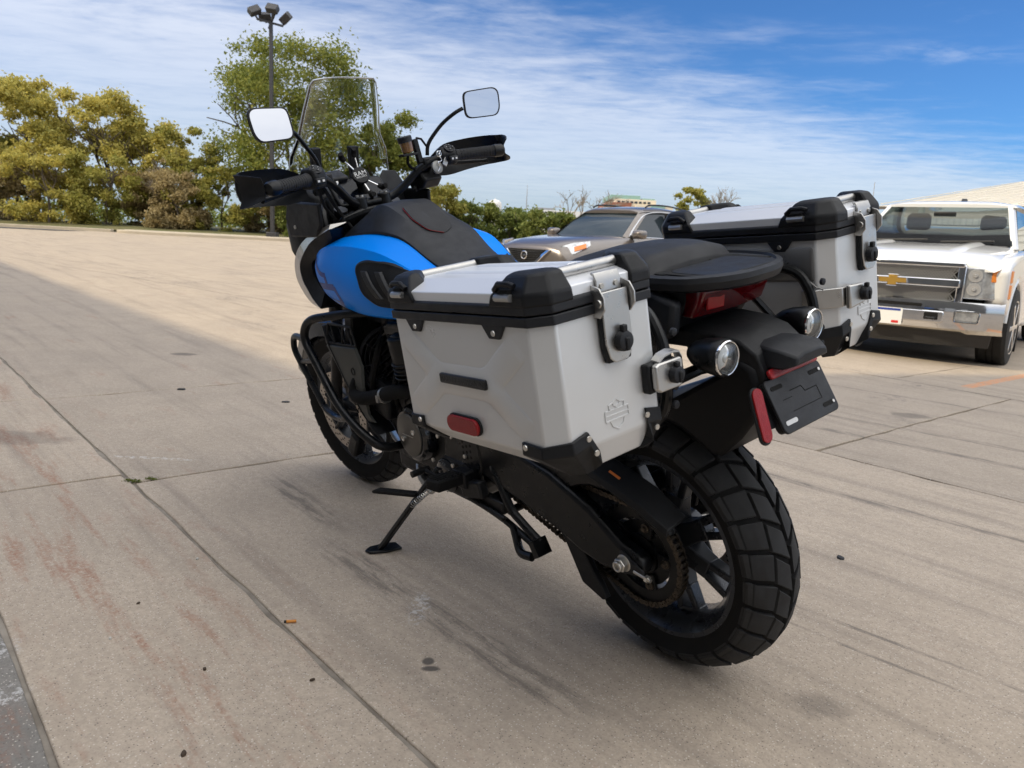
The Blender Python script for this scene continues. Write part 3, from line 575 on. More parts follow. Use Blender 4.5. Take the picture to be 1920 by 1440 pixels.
for s in (1, -1):
    arch = [(.47 * math.cos(a), .40 + .47 * math.sin(a)) for a in np.linspace(R(12), R(172), 18)]
    pol = [(.74, .66), (.64, .60)] + arch + [(-.50, .36), (-1.0, .36), (-1.0, 1.18), (-.60, 1.19), (.2, 1.13), (.62, 1.06), (.76, .98)]
    fe = MB().prism(pol, 'y', .80 * s, .985 * s); fe.build('fender', M_WPAINT, truck, bevel=.085, seg=4)
    MB().tube([(.475 * math.cos(a), .955 * s, .40 + .475 * math.sin(a)) for a in np.linspace(R(8), R(176), 24)], .035, 8).build('wheel_arch_lip', M_WPAINT, truck)
    MB().bx(-.45, .45, .45 * s, .80 * s, .62, .95).build('wheel_well', M_TRIM, truck)
    dr = MB().prism([(-1.02, .36), (-2.15, .36), (-2.15, 1.19), (-1.02, 1.19)], 'y', .86 * s, .985 * s).build('door', M_WPAINT, truck, bevel=.03)
    MB().bx(-2.05, -1.85, .985 * s, 1.01 * s, 1.0, 1.05).build('handle', M_CARCHROME, dr, bevel=.01)
    MB().prism([(-2.17, .36), (-5.2, .40), (-5.2, 1.19), (-2.17, 1.19)], 'y', .86 * s, .985 * s).build('bed_side', M_WPAINT, truck, bevel=.03)
    # head light
    hl = MB().loft([[(x, y * s, z) for x, y, z in ((.815, .61, z_), (.80, .78, z_), (.725, .925, z_), (.64, .985, z_), (.55, .992, z_), (.55, .61, z_))] for z_ in (.69, .995)])
    hlo = hl.build('head_light', M_HEADL, truck, bevel=.015)
    for z_ in (.915, .785):
        MB().lathe([(-.02, .03), (.0, .058), (.008, .062), (.010, .055), (.004, .02), (.02, .015), (.022, .001)], (.807, .715 * s, z_), (1, .12 * s, 0), 24).build('lamp_bowl', mat('bright_bowl', (.6, .6, .6), .2, metal=.6), hlo)
    MB().loft([[(x, y * s, z) for x, y, z in ((.775, .845, z_), (.727, .930, z_), (.642, .992, z_), (.56, .998, z_), (.56, .90, z_))] for z_ in (.86, .98)]).build('turn_lens', M_AMBER, hlo, bevel=.006)
    MB().loft([[(x, y * s, z) for x, y, z in ((.727, .932, z_), (.642, .993, z_), (.56, .998, z_), (.56, .90, z_))] for z_ in (.705, .845)]).build('turn_lens', M_AMBER, hlo, bevel=.006)
    MB().bx(.76, .80, .60 * s, .617 * s, .71, .99).build('light_bezel', M_CARCHROME, truck)
    # lower lamp in bumper
    fg = MB().loft([[(.845 + d_, .70 * s + a, .515 + b) for a, b in rrect(.19, .085, .015)] for d_ in (0, .03)]).build('fog_lamp', M_HEADL, truck, bevel=.005)
    MB().tube([(.878, .70 * s + a, .515 + b) for a, b in rrect(.21, .105, .02)], .01, 6, closed=True).build('fog_bezel', M_CARCHROME, fg)
    # mirror
    MB().loft([[(-.42 + d_, (1.10) * s + a, 1.30 + b) for a, b in rrect(.24, .30, .05)] for d_ in (0, .10)]).build('side_mirror', M_WPAINT, truck, bevel=.03)
    # cab pillars
    MB().loft([[(x, y * s, z) for x, y, z in q] for q in (((-.56, .84, 1.20), (-.66, .86, 1.20), (-.66, .80, 1.20), (-.56, .79, 1.20)), ((-1.22, .66, 1.80), (-1.34, .68, 1.80), (-1.34, .62, 1.80), (-1.22, .61, 1.80)))]).build('windscreen_pillar', M_WPAINT, truck, bevel=.01)
    MB().loft([[(x, y * s, z) for x, y, z in q] for q in (((-2.10, .86, 1.19), (-2.24, .86, 1.19), (-2.24, .80, 1.19), (-2.10, .80, 1.19)), ((-2.0, .69, 1.80), (-2.2, .69, 1.80), (-2.2, .63, 1.80), (-2.0, .63, 1.80)))]).build('door_pillar', M_WPAINT, truck, bevel=.01)
    MB().loft([[(-.68, .855 * s, 1.19), (-2.1, .855 * s, 1.19), (-2.02, .69 * s, 1.79), (-1.30, .69 * s, 1.79)], [(-.68, .85 * s, 1.19), (-2.1, .85 * s, 1.19), (-2.02, .685 * s, 1.79), (-1.30, .685 * s, 1.79)]]).build('side_window', M_CARGLASS, truck, smooth=False)
    for q in (.6, .0):
        pass
    for x in (0, -3.66): car_wheel(truck, x, .86 * s, .40, .28, s, M_CARCHROME)
    MB().bx(-.62, -.60, .74 * s, .98 * s, .10, .42).build('mud_flap', M_TRIM, truck)
    # seats
    st_ = MB().loft([[(x, .42 * s + y, z) for y in (-.25, .25)] + [(x + .14, .42 * s + y, z) for y in (.25, -.25)] for x, z in ((-1.65, .85), (-1.80, 1.38))]).build('seat', M_SEATG, truck, bevel=.06)
    MB().box((-1.80, .42 * s, 1.50), (.12, .30, .20)).build('head_rest', M_SEATG, st_, bevel=.05)
    # wiper
    MB().tube([(-.58, (.10 if s > 0 else -.62), 1.265), (-.62, (.62 if s > 0 else -.05), 1.29)], .014, 6).build('wiper', M_TRIM, truck)
MB().loft([[(-.60, y * .80, 1.235), (-1.25, y * .64, 1.795), (-1.255, y * .64, 1.795), (-.606, y * .80, 1.235)] for y in (-1, -.5, 0, .5, 1)], closed=True).build('windscreen', M_CARGLASS, truck, ang=60)
rf2 = body_loft([(-1.20, [(0, 1.815), (.45, 1.81), (.66, 1.785), (.70, 1.765)]), (-1.32, [(0, 1.855), (.45, 1.848), (.68, 1.81), (.72, 1.775)]), (-1.8, [(0, 1.885), (.45, 1.875), (.69, 1.825), (.73, 1.78)]), (-3.1, [(0, 1.88), (.45, 1.87), (.69, 1.82), (.73, 1.78)]), (-3.3, [(0, 1.84), (.45, 1.83), (.68, 1.80), (.72, 1.77)])])
rf2.build('roof', M_WPAINT, truck, ang=50)
MB().bx(-3.36, -3.28, -.86, .86, .6, 1.25).bx(-3.34, -3.30, -.78, -.70, 1.25, 1.8).bx(-3.34, -3.30, .70, .78, 1.25, 1.8).build('cab_back', M_WPAINT, truck, bevel=.01)
MB().bx(-3.1, -.5, -.84, .84, .45, .80).build('cab_floor', M_SEATG, truck); MB().box((-.78, 0, 1.14), (.40, 1.56, .16), (0, R(-8), 0)).build('dashboard', M_SEATG, truck, bevel=.04)
MB().tube([(-1.08 + .10 * math.sin(a) * .5, .42 + .19 * math.cos(a), 1.24 + .17 * math.sin(a)) for a in np.linspace(0, 2 * math.pi, 24, endpoint=False)], .016, 8, closed=True).build('steering_wheel', M_SEATG, truck)
MB().box((-1.12, 0, 1.66), (.03, .24, .07)).build('rear_view_mirror', M_TRIM, truck, bevel=.01)
MB().prism([(-2.05, 1.885), (-2.2, 1.885), (-2.22, 1.955), (-2.16, 1.97)], 'y', -.03, .03).build('antenna_fin', M_TRIM, truck, bevel=.01)
MB().bx(-5.2, -3.4, -.86, .86, .60, .66).bx(-5.25, -5.19, -.9, .9, .6, 1.19).build('bed', M_WPAINT, truck)
# grille
MB().bx(.62, .79, -.60, .60, .64, 1.0).build('grille_back', M_HOLE, truck)
gf = MB()
for z0, z1 in ((.985, 1.035), (.625, .665)): gf.bx(.78, .845, -.62, .62, z0, z1)
for y in (-.60, .60): gf.bx(.78, .835, y - .035, y + .035, .64, 1.01)
gf.bx(.79, .87, -.60, .60, .79, .872)
gfr = gf.build('grille_frame', M_CARCHROME, truck, bevel=.012)
ms_ = MB()
for z0, z1 in ((.665, .79), (.872, .985)):
    for i in range(44):
        y0 = -.57 + i * .027
        for d_ in (1, -1): 
            ya, yb = y0, y0 + d_ * (z1 - z0) * .9
            if abs(yb) < .585 and abs(ya) < .585: ms_.tube([(.80, ya, z0), (.80, yb, z1)], .0065, 4)
mo_ = ms_.build('grille_mesh', mat('grille_mesh_metal', (.42, .42, .42), .3, metal=.8), truck); mo_['kind'] = 'stuff'
bow = [(a * .82, b * .82) for a, b in ((-.15, -.032), (-.052, -.032), (-.062, -.062), (.052, -.062), (.045, -.032), (.165, -.032), (.15, .032), (.052, .032), (.062, .062), (-.052, .062), (-.045, .032), (-.165, .032))]
em_ = MB().loft([[(.872 + d_, a, .832 + b) for a, b in bow] for d_ in (0, .022)]).build('bow_emblem', mat('gold_emblem', (.62, .38, .09), .3, metal=.7), gfr, bevel=.006)
MB().tube([(.893, a * 1.02, .832 + b * 1.05) for a, b in bow], .006, 6, closed=True).build('emblem_rim', M_CARCHROME, em_)
# bumper
bp_ = body_loft([(.60, [(0, .62), (.5, .62), (.90, .61), (1.0, .60)]), (.601, [(0, .62), (.5, .62), (.9, .61), (1.0, .60)])])
bs = []
for t in np.linspace(-1, 1, 25):
    y = t * .985; xo = .90 - .23 * abs(t) ** 3.2; bs.append([(xo - .05, y, .675), (xo + .012, y, .655), (xo + .03, y, .605), (xo + .02, y, .50), (xo + .0, y, .39), (xo - .06, y, .345), (xo - .22, y * .98, .35), (xo - .22, y * .98, .67)])
bpo = MB().loft(bs).build('bumper', M_CARCHROME, truck, ang=40)
MB().loft([[(.925 + d_, a, .605 + b * .9) for a, b in rrect(.62, .035, .012)] for d_ in (-.02, .006)]).build('bumper_slot', M_HOLE, bpo)
MB().loft([[(.905 + d_, a, .50 + b) for a, b in rrect(1.02, .115, .02)] for d_ in (0, .022)]).build('bumper_step', M_CARCHROME, bpo, bevel=.01)
MB().loft([[(.928 + d_, .0 + a - .02, .475 + b) for a, b in rrect(.33, .165, .012)] for d_ in (0, .006)]).build('number_plate', mat('white_plate', (.75, .75, .74), .4), truck)
MB().bx(.9345, .936, -.165, .125, .528, .550).build('plate_band', mat('plate_blue', (.03, .06, .3), .4), truck); MB().bx(.9345, .936, .05, .115, .405, .43).build('plate_sticker', mat('plate_red', (.6, .03, .03), .4), truck)
for s in (1, -1): 
    MB().loft([[(.918 + d_, .40 * s + a, .505 + b) for a, b in rrect(.125, .07, .008)] for d_ in (-.02, .012)]).build('tow_hook_recess', M_HOLE, bpo); MB().tube([(.925, .36 * s, .49), (.955, .37 * s, .485), (.955, .43 * s, .485), (.925, .44 * s, .49)], .014, 8).build('tow_hook', M_TRIM, truck)
MB().loft([[(xo - .08, y, .36), (xo - .05, y, .36), (xo - .12, y * .97, .21), (xo - .15, y * .97, .21)] for y, xo in [(t * .9, .88 - .2 * abs(t) ** 3.2) for t in np.linspace(-1, 1, 17)]]).build('air_dam', mat('grey_air_dam', (.035, .035, .036), .6), truck, ang=40)
MB().bx(-4.8, .5, -.62, .62, .34, .50).build('chassis', M_TRIM, truck)

bpy.context.view_layer.update()
for o in truck.children_recursive:
    if o.type == 'MESH' and not o.name.startswith(('hood', 'fender')):
        for v in o.data.vertices:
            if v.co.z > 1.24: v.co.z = 1.24 + (v.co.z - 1.24) * .84

# ---------------- brown car
sz = hgt(.78, 13.66)
suv = empty('suv_car', (.80, 13.66, sz), (0, 0, R(-134.9))); tag(suv, 'brown crossover car with chrome V grille parked beyond the motorcycle seat', 'car')
bd_ = body_loft([(.955, [(0, .62), (.45, .62), (.70, .60), (.74, .52), (.74, .34), (.66, .26)]), (.93, [(0, .83), (.40, .825), (.68, .77), (.80, .64), (.80, .42), (.72, .24)]), (.84, [(0, .905), (.40, .90), (.74, .85), (.87, .70), (.88, .42), (.80, .22)]), (.55, [(0, .985), (.42, .985), (.80, .935), (.93, .78), (.93, .44), (.86, .20)]), (.1, [(0, 1.035), (.45, 1.045), (.83, .99), (.955, .86), (.95, .45), (.88, .20)]), (-.45, [(0, 1.075), (.5, 1.085), (.85, 1.04), (.965, .90), (.955, .46), (.9, .20)]), (-.9, [(0, 1.09), (.55, 1.09), (.87, 1.07), (.97, .92), (.96, .46), (.9, .2)]), (-2.6, [(0, 1.10), (.55, 1.10), (.88, 1.09), (.975, .95), (.965, .48), (.9, .22)]), (-3.5, [(0, 1.13), (.5, 1.13), (.86, 1.11), (.95, .98), (.94, .5), (.86, .3)]), (-3.85, [(0, 1.05), (.5, 1.05), (.78, 1.03), (.86, .9), (.85, .55), (.78, .36)])])
bd_.build('body', M_BRN, suv, ang=50)
gh = [(-.62, .80, 1.07, 1.085), (-.95, .80, 1.09, 1.34), (-1.30, .79, 1.09, 1.545), (-1.9, .79, 1.09, 1.615), (-2.6, .78, 1.10, 1.59), (-3.2, .74, 1.11, 1.48), (-3.6, .68, 1.12, 1.25)]
MB().loft([sym([(x, 0, zt), (x, w - .02 - .30 * (zt - 1.06) * .9, zt - .012), (x, w, zb)]) for x, w, zb, zt in gh]).build('window_glass', M_DARKGLASS, suv, ang=30)
rfs = body_loft([(-1.22, [(0, 1.57), (.45, 1.56), (.60, 1.53), (.64, 1.51)]), (-1.35, [(0, 1.615), (.45, 1.605), (.62, 1.57), (.66, 1.54)]), (-1.9, [(0, 1.665), (.45, 1.655), (.63, 1.615), (.67, 1.58)]), (-2.7, [(0, 1.64), (.45, 1.63), (.62, 1.59), (.66, 1.555)]), (-3.3, [(0, 1.56), (.45, 1.55), (.6, 1.52), (.63, 1.49)]), (-3.45, [(0, 1.52), (.4, 1.51), (.55, 1.49), (.6, 1.47)])])
rfs.build('roof', M_BRN, suv, ang=50)
for s in (1, -1):
    MB().loft([[(x, (w - .045) * s, z), (x - .05, w * s, z - .02), (x - .16, (w + .02) * s, z - .02), (x - .14, (w - .03) * s, z)] for x, w, z in ((-.60, .83, 1.085), (-.95, .745, 1.345), (-1.25, .655, 1.545))]).build('windscreen_pillar', M_BRN, suv, ang=50)
    MB().tube(spline([(-.72, .835 * s, 1.085), (-1.0, .755 * s, 1.30), (-1.35, .69 * s, 1.50), (-1.9, .675 * s, 1.565), (-2.6, .68 * s, 1.53), (-3.1, .71 * s, 1.40)]), .012, 6).build('window_trim', M_CARCHROME, suv)
    MB().tube([(-.72, .86 * s, 1.085), (-3.0, .88 * s, 1.10)], .012, 6).build('window_sill', M_CARCHROME, suv)
    MB().bx(-2.02, -1.93, .70 * s, .83 * s, 1.09, 1.54).build('door_pillar', M_TRIM, suv)
    MB().tube(spline([(-1.45, .60 * s, 1.625), (-1.6, .60 * s, 1.675), (-2.2, .60 * s, 1.69), (-3.0, .57 * s, 1.63), (-3.2, .56 * s, 1.575)]), .016, 6).build('roof_rail', M_TRIM, suv)
    mr = MB().loft([[(-.78 + d_, 1.0 * s + a * k, 1.13 + b * k) for a, b in rrect(.25, .155, .06)] for d_, k in ((-.07, .95), (.02, 1.0), (.075, .75), (.10, .4))]).build('side_mirror', M_BRN, suv, bevel=.01)
    MB().loft([[(-.853, 1.0 * s + a, 1.13 + b) for a, b in rrect(.22, .13, .05)], [(-.857, 1.0 * s + a, 1.13 + b) for a, b in rrect(.22, .13, .05)]]).build('mirror_glass', M_MIRROR, mr)
    MB().bx(-.80, -.74, .84 * s, .92 * s, 1.06, 1.11).build('mirror_foot', M_TRIM, suv)
    hl = MB().loft([[(x, y * s, z) for x, y, z in q] for q in (((.925, .50, .64), (.93, .46, .74), (.905, .46, .74), (.90, .50, .64)), ((.885, .73, .69), (.86, .66, .865), (.83, .66, .86), (.85, .71, .69)), ((.755, .90, .765), (.715, .825, .935), (.69, .80, .92), (.72, .87, .79)), ((.45, .955, .90), (.40, .90, .975), (.39, .88, .97), (.43, .94, .89)))]).build('head_light', M_HEADL, suv, ang=50)
    MB().loft([[(x, y * s, z) for x, y, z in q] for q in (((.76, .89, .80), (.74, .86, .87), (.70, .84, .85), (.70, .87, .79)), ((.56, .955, .865), (.54, .925, .93), (.50, .91, .92), (.5, .935, .86)))]).build('turn_lens', M_AMBER, hl)
    for x in (0, -2.82): car_wheel(suv, x, .82 * s, .36, .24, s, M_STEEL, 5)
    gv = MB().loft([[(x, (y + d_) * s, z) for d_, x, z in ((-.045, x_ + .03, z_), (.045, x_ + .035, z_), (.045, x_ - .02, z_), (-.045, x_ - .02, z_))] for x_, y, z_ in ((.93, .50, .80), (.955, .40, .72), (.975, .30, .62), (.98, .22, .55))]).build('grille_chrome', M_CARCHROME, suv, bevel=.01)
MB().loft([sym([(x, 0, z), (x, w, z)]) + [(x - .05, w, z), (x - .05, -w, z)] for x, w, z in ((.955, .44, .80), (.975, .36, .72), (.985, .27, .62), (.985, .2, .54))]).build('grille', M_HOLE, suv)
gb = MB()
for k in range(8): z = .565 + k * .03; gb.tube([(.992 - .0 * k - max(0, (z - .72)) * .28, -(.2 + (z - .54) * .85), z), (.999 - max(0, (z - .72)) * .28, 0, z - .02), (.992 - max(0, (z - .72)) * .28, .2 + (z - .54) * .85, z)], .006, 6)
gb.build('grille_bar', M_TRIM, suv)
eb_ = MB().tube([(1.005, .062 * math.cos(a), .70 + .062 * math.sin(a)) for a in np.linspace(0, 2 * math.pi, 28, endpoint=False)], .010, 8, closed=True).build('ring_emblem', M_CARCHROME, suv)
MB().bx(.998, 1.012, -.072, .072, .688, .712).build('emblem_bar', M_CARCHROME, eb_, bevel=.003)
text_obj('emblem_text', 'NISSAN', .026, .001, M_TRIM, eb_, (1.0125, 0, .70), (0, 1, 0), (0, 0, 1), 1.2)
MB().bx(.86, .965, -.55, .55, .26, .40).build('lower_intake', M_TRIM, suv, bevel=.02)
# ================================================================== MOTORCYCLE
bike = empty('motorcycle', (.4487, 1.7771, 0))
bike.rotation_mode = 'XYZ'
bike.matrix_world = Matrix.Translation((.4487, 1.7771, .002)) @ Matrix.Rotation(R(90 + 39.007), 4, 'Z') @ Matrix.Rotation(R(-10.899), 4, 'X')
tag(bike, 'blue and black adventure motorcycle with silver side cases leaning on its side stand', 'motorcycle')
_k = Vector((-math.sin(R(25)), 0, math.cos(R(25)))); _o = Vector((1.68, 0, 0)); _sr = Matrix.Rotation(R(5.64), 3, _k)
def st(p): return _o + _sr @ (vec(p) - _o)          # steering turned a little to the left
def fork_path(*pts): return [st(p) for p in pts]

# ---------------- wheels
def tyre_r(y, Rr, hw, drop): return Rr - drop * abs(y / hw) ** 2.2
def make_tyre(name, parent, cx, cz, Rr, hw, rim, drop, pitch, f, depth=.010):
    mb = MB(); prof = []
    for i in range(13):
        y = -hw * .97 + 2 * hw * .97 * i / 12; prof.append((y, tyre_r(y, Rr, hw, drop) - depth))
    prof = [(-hw * .72, rim - .006), (-hw * .80, rim + .008), (-hw * 1.0, rim + (Rr - rim) * .45)] + prof + [(hw * 1.0, rim + (Rr - rim) * .45), (hw * .80, rim + .008), (hw * .72, rim - .006)]
    mb.lathe(prof, (cx, 0, cz), (0, 1, 0), 96)
    mb.f = [q for q in mb.f if len(q) == 4]
    if f: mb.mapped(f)
    ty = mb.build(name, M_RUBBER, parent, ang=50)
    # tread blocks, two rows each side, staggered
    tb = MB(); n = pitch; dth = 2 * math.pi / n
    def blk(poly, cnt=4):       # poly: corners (theta units of pitch, y) as left edge / right edge
        (a0, y0), (a1, y1), (a2, y2), (a3, y3) = poly   # a0,y0 - a1,y1 : start side ; a3,y3 - a2,y2 : end side
        top = []; bot = []
        for i in range(cnt + 1):
            t = i / cnt
            for s_, lst in ((0, 0), (1, 1)):
                a = (a0 + (a1 - a0) * t) if s_ == 0 else (a3 + (a2 - a3) * t); y = (y0 + (y1 - y0) * t) if s_ == 0 else (y3 + (y2 - y3) * t)
                rr = tyre_r(y, Rr, hw, drop)
                top.append((a, y, rr))
        # inset top slightly for rounded shoulders
        ca = sum(q[0] for q in top) / len(top); cyy = sum(q[1] for q in top) / len(top)
        def xyz(a, y, r_): th = a * dth; return (cx + r_ * math.sin(th), y, cz + r_ * math.cos(th))
        m_ = len(top)
        v1 = [xyz(ca + (a - ca) * .93, cyy + (y - cyy) * .95, rr) for a, y, rr in top]
        v2 = [xyz(a, y, rr - .0015) for a, y, rr in top]
        v3 = [xyz(a, y, rr - depth - .002) for a, y, rr in top]
        o = len(tb.v); tb.v += v1 + v2 + v3
        per = [2 * i for i in range(cnt + 1)] + [2 * i + 1 for i in range(cnt, -1, -1)]
        for i in range(cnt): tb.f.append((o + 2 * i, o + 2 * i + 1, o + 2 * i + 3, o + 2 * i + 2))
        for i in range(len(per)):
            p_, q_ = per[i], per[(i + 1) % len(per)]
            for l in (0, 1): tb.f.append((o + l * m_ + p_, o + l * m_ + q_, o + (l + 1) * m_ + q_, o + (l + 1) * m_ + p_))
    for i in range(n):
        for sg, ph in ((1, 0.), (-1, .5)):
            w = hw * sg
            b = i + ph
            blk([(b + .05, .03 * w), (b + .46, .47 * w), (b + 1.25, .42 * w), (b + .88, .08 * w)][:4])
            blk([(b + .56, .525 * w), (b + .70, .90 * w), (b + 1.51, .88 * w), (b + 1.36, .47 * w)])
            blk([(b + .74, .925 * w), (b + .78, .995 * w), (b + 1.58, .995 * w), (b + 1.58, .915 * w)], 1)
    if f: tb.mapped(f)
    tb.build('tread', M_TREAD, ty, ang=30)
    return ty
def make_rim(name, parent, cx, cz, rim, hw, nsp, ph, f, wsp=.034):
    mb = MB()
    prof = [(-hw, rim + .012), (-hw, rim - .002), (-hw * .8, rim - .014), (-hw * .45, rim - .03), (hw * .45, rim - .03), (hw * .8, rim - .014), (hw, rim - .002), (hw, rim + .012), (hw * .9, rim + .012), (hw * .8, rim), (hw * .4, rim - .02), (-hw * .4, rim - .02), (-hw * .8, rim), (-hw * .9, rim + .012)]
    mb.lathe(prof, (cx, 0, cz), (0, 1, 0), 72, closed=True)
    if f: mb.mapped(f)
    rm = mb.build(name, M_ALLOY, parent, ang=40)
    for i in range(nsp):
        sp = MB(); a = ph + 2 * math.pi * i / nsp; er = Vector((math.cos(a), 0, math.sin(a))); et = Vector((-math.sin(a), 0, math.cos(a))); c = Vector((cx, 0, cz)); ey = Vector((0, 1, 0))
        def sec(r_, w_, t_, off=0., yo=0.): return [c + er * r_ + et * (off + sx * w_ / 2) + ey * (yo + sy * t_ / 2) for sx, sy in ((-1, -1), (1, -1), (1, 1), (-1, 1))]
        L = rim - .022
        sp.loft([sec(.035, wsp * 1.35, .06), sec(L * .45, wsp * 1.05, .042), sec(L * .62, wsp * 1.1, .034)])
        for o_ in (-1, 1): sp.loft([sec(L * .60, wsp * .42, .034, o_ * wsp * .34), sec(L * 1.0, wsp * .4, .03, o_ * wsp * .56)])
        sp.loft([sec(L * .9, wsp * 1.5, .03), sec(L * 1.01, wsp * 1.6, .034)])
        if f: sp.mapped(f)
        sp.build('spoke', M_ALLOY, rm, bevel=.004)
    h = MB().lathe([(-.075, .03), (-.07, .045), (-.03, .05), (.03, .05), (.07, .045), (.075, .03)], (cx, 0, cz), (0, 1, 0), 28)
    if f: h.mapped(f)
    h.build('hub', M_ALLOY, rm)
    return rm
def disc(parent, cx, cz, y, r0, r1, f, th=.005, sg=1):
    mb = MB().lathe([(y - th / 2, r0), (y - th / 2, r1), (y + th / 2, r1), (y + th / 2, r0)], (cx, 0, cz), (0, 1, 0), 60, closed=True)
    if f: mb.mapped(f)
    d = mb.build('brake_disc', M_DISC, parent)
    hb = MB()
    for k in range(24):
        for q, rr in enumerate((.25, .5, .75)):
            a = 2 * math.pi * (k + q * .33) / 24; r_ = r0 + (r1 - r0) * rr
            p = (cx + r_ * math.cos(a), 0, cz + r_ * math.sin(a))
            hb.cyl((p[0], y - th / 2 - .0006, p[2]), (p[0], y + th / 2 + .0006, p[2]), .0042, n=8)
    if f: hb.mapped(f)
    hb.build('disc_hole', M_HOLE, d)
    for k in range(5):
        a = 2 * math.pi * k / 5 + .3; cr = MB()
        cr.tube([(cx + .05 * math.cos(a), y, cz + .05 * math.sin(a)), (cx + (r0 + .006) * math.cos(a + .15), y, cz + (r0 + .006) * math.sin(a + .15))], .008, 8)
        if f: cr.mapped(f)
        cr.build('disc_carrier', M_ENGINE, d)
rw = make_rim('rear_wheel', bike, 0, .318, .2159, .07, 7, R(100), None, .047)
make_tyre('tyre', rw, 0, .318, .318, .087, .2159, .05, 27, None)
disc(rw, 0, .318, -.082, .10, .135, None)
fw = make_rim('front_wheel', bike, 1.58, .325, .2413, .045, 7, R(20), st, .04)
make_tyre('tyre', fw, 1.58, .325, .325, .061, .2413, .034, 30, st, .006)
for y in (.075, -.075): disc(fw, 1.58, .325, y, .115, .16, st)
cal = MB().box((1.50, .088, .21), (.05, .05, .1), (0, R(-35), 0)).mapped(st); cal.build('brake_caliper', M_ENGINE, bike, bevel=.008)
MB().box((.11, -.088, .40), (.09, .045, .05), (0, R(35), 0)).build('brake_caliper', M_ENGINE, bike, bevel=.008)

# sprocket and chain
SY_, SR = .112, .121
g = MB(); nt = 48; pts = []
for i in range(nt * 4):
    a = 2 * math.pi * i / (nt * 4); rr = SR + (.0045 if i % 4 in (0, 1) else -.004); pts.append((rr * math.cos(a), rr * math.sin(a)))
inn = [(.088 * math.cos(2 * math.pi * i / (nt * 4)), .088 * math.sin(2 * math.pi * i / (nt * 4))) for i in range(nt * 4)]
g.ring([[(p[0], SY_ - .004, .318 + p[1]) for p in pts], [(p[0], SY_ + .004, .318 + p[1]) for p in pts], [(p[0], SY_ + .004, .318 + p[1]) for p in inn], [(p[0], SY_ - .004, .318 + p[1]) for p in inn]])
for i in range(5):
    a = R(106) + 2 * math.pi * i / 5
    g.loft([[(r_ * math.cos(a + s1 * w_), y_, .318 + r_ * math.sin(a + s1 * w_)) for s1, y_ in ((-1, SY_ - .004), (1, SY_ - .004), (1, SY_ + .004), (-1, SY_ + .004))] for r_, w_ in ((.055, .35), (.092, .14))])
spk = g.build('sprocket', M_ENGINE, rw, bevel=.0008)
MB().lathe([(.085, .03), (.09, .078), (.105, .08), (.108, .05), (.115, .048), (.118, .03)], (0, 0, .318), (0, 1, 0), 40).build('sprocket_carrier', M_POWDER, rw)
for i in range(5):
    a = R(106) + 2 * math.pi * i / 5
    MB().lathe([(SY_, .011), (SY_ + .008, .011), (SY_ + .009, .007), (SY_ + .014, .006)], (.076 * math.cos(a), 0, .318 + .076 * math.sin(a)), (0, 1, 0), 12).build('sprocket_bolt', M_CHAIN, spk)
FS = (.61, .405); fr = .043
ang = math.atan2(FS[1] - .318, FS[0]); dd = math.hypot(FS[0], FS[1] - .318); off = math.acos((SR - fr) / dd)
cp = []
a1, a2 = ang + off, ang - off
for i in range(41):
    a = a1 + (2 * math.pi + a2 - a1) * i / 40; cp.append((SR * math.cos(a), .318 + SR * math.sin(a)))
for i in range(13):
    a = a2 + (a1 - a2) * i / 12; cp.append((FS[0] + fr * math.cos(a), FS[1] + fr * math.sin(a)))
cp.append(cp[0])
seg = [0]
for i in range(1, len(cp)): seg.append(seg[-1] + math.hypot(cp[i][0] - cp[i - 1][0], cp[i][1] - cp[i - 1][1]))
nl = round(seg[-1] / .015875); nl += nl % 2
def cpt(s_):
    s_ = s_ % seg[-1]
    for i in range(1, len(seg)):
        if seg[i] >= s_: t = (s_ - seg[i - 1]) / (seg[i] - seg[i - 1] + 1e-9); return Vector((cp[i - 1][0] + (cp[i][0] - cp[i - 1][0]) * t, 0, cp[i - 1][1] + (cp[i][1] - cp[i - 1][1]) * t))
ch = MB(); pins = [cpt(seg[-1] * i / nl) for i in range(nl)]
for i in range(nl):
    p, q = pins[i], pins[(i + 1) % nl]; t = (q - p).normalized(); u = Vector((-t.z, 0, t.x)); o_ = .011 if i % 2 else .0085
    for sg in (-1, 1):
        y0 = SY_ + sg * o_; ring = []
        out = [p - t * .0072, p - t * .005 + u * .006, p + u * .0074, (p + q) / 2 + u * .005, q + u * .0074, q + t * .005 + u * .006, q + t * .0072, q + t * .005 - u * .006, q - u * .0074, (p + q) / 2 - u * .005, p - u * .0074, p - t * .005 - u * .006]
        ch.loft([[(k.x, y0 - .001, k.z) for k in out], [(k.x, y0 + .001, k.z) for k in out]])
    ch.cyl((p.x, SY_ - .014, p.z), (p.x, SY_ + .014, p.z), .0028, n=6); ch.cyl((p.x, SY_ - .0075, p.z), (p.x, SY_ + .0075, p.z), .005, n=7)
ch.build('chain', M_CHAIN, bike, ang=30)

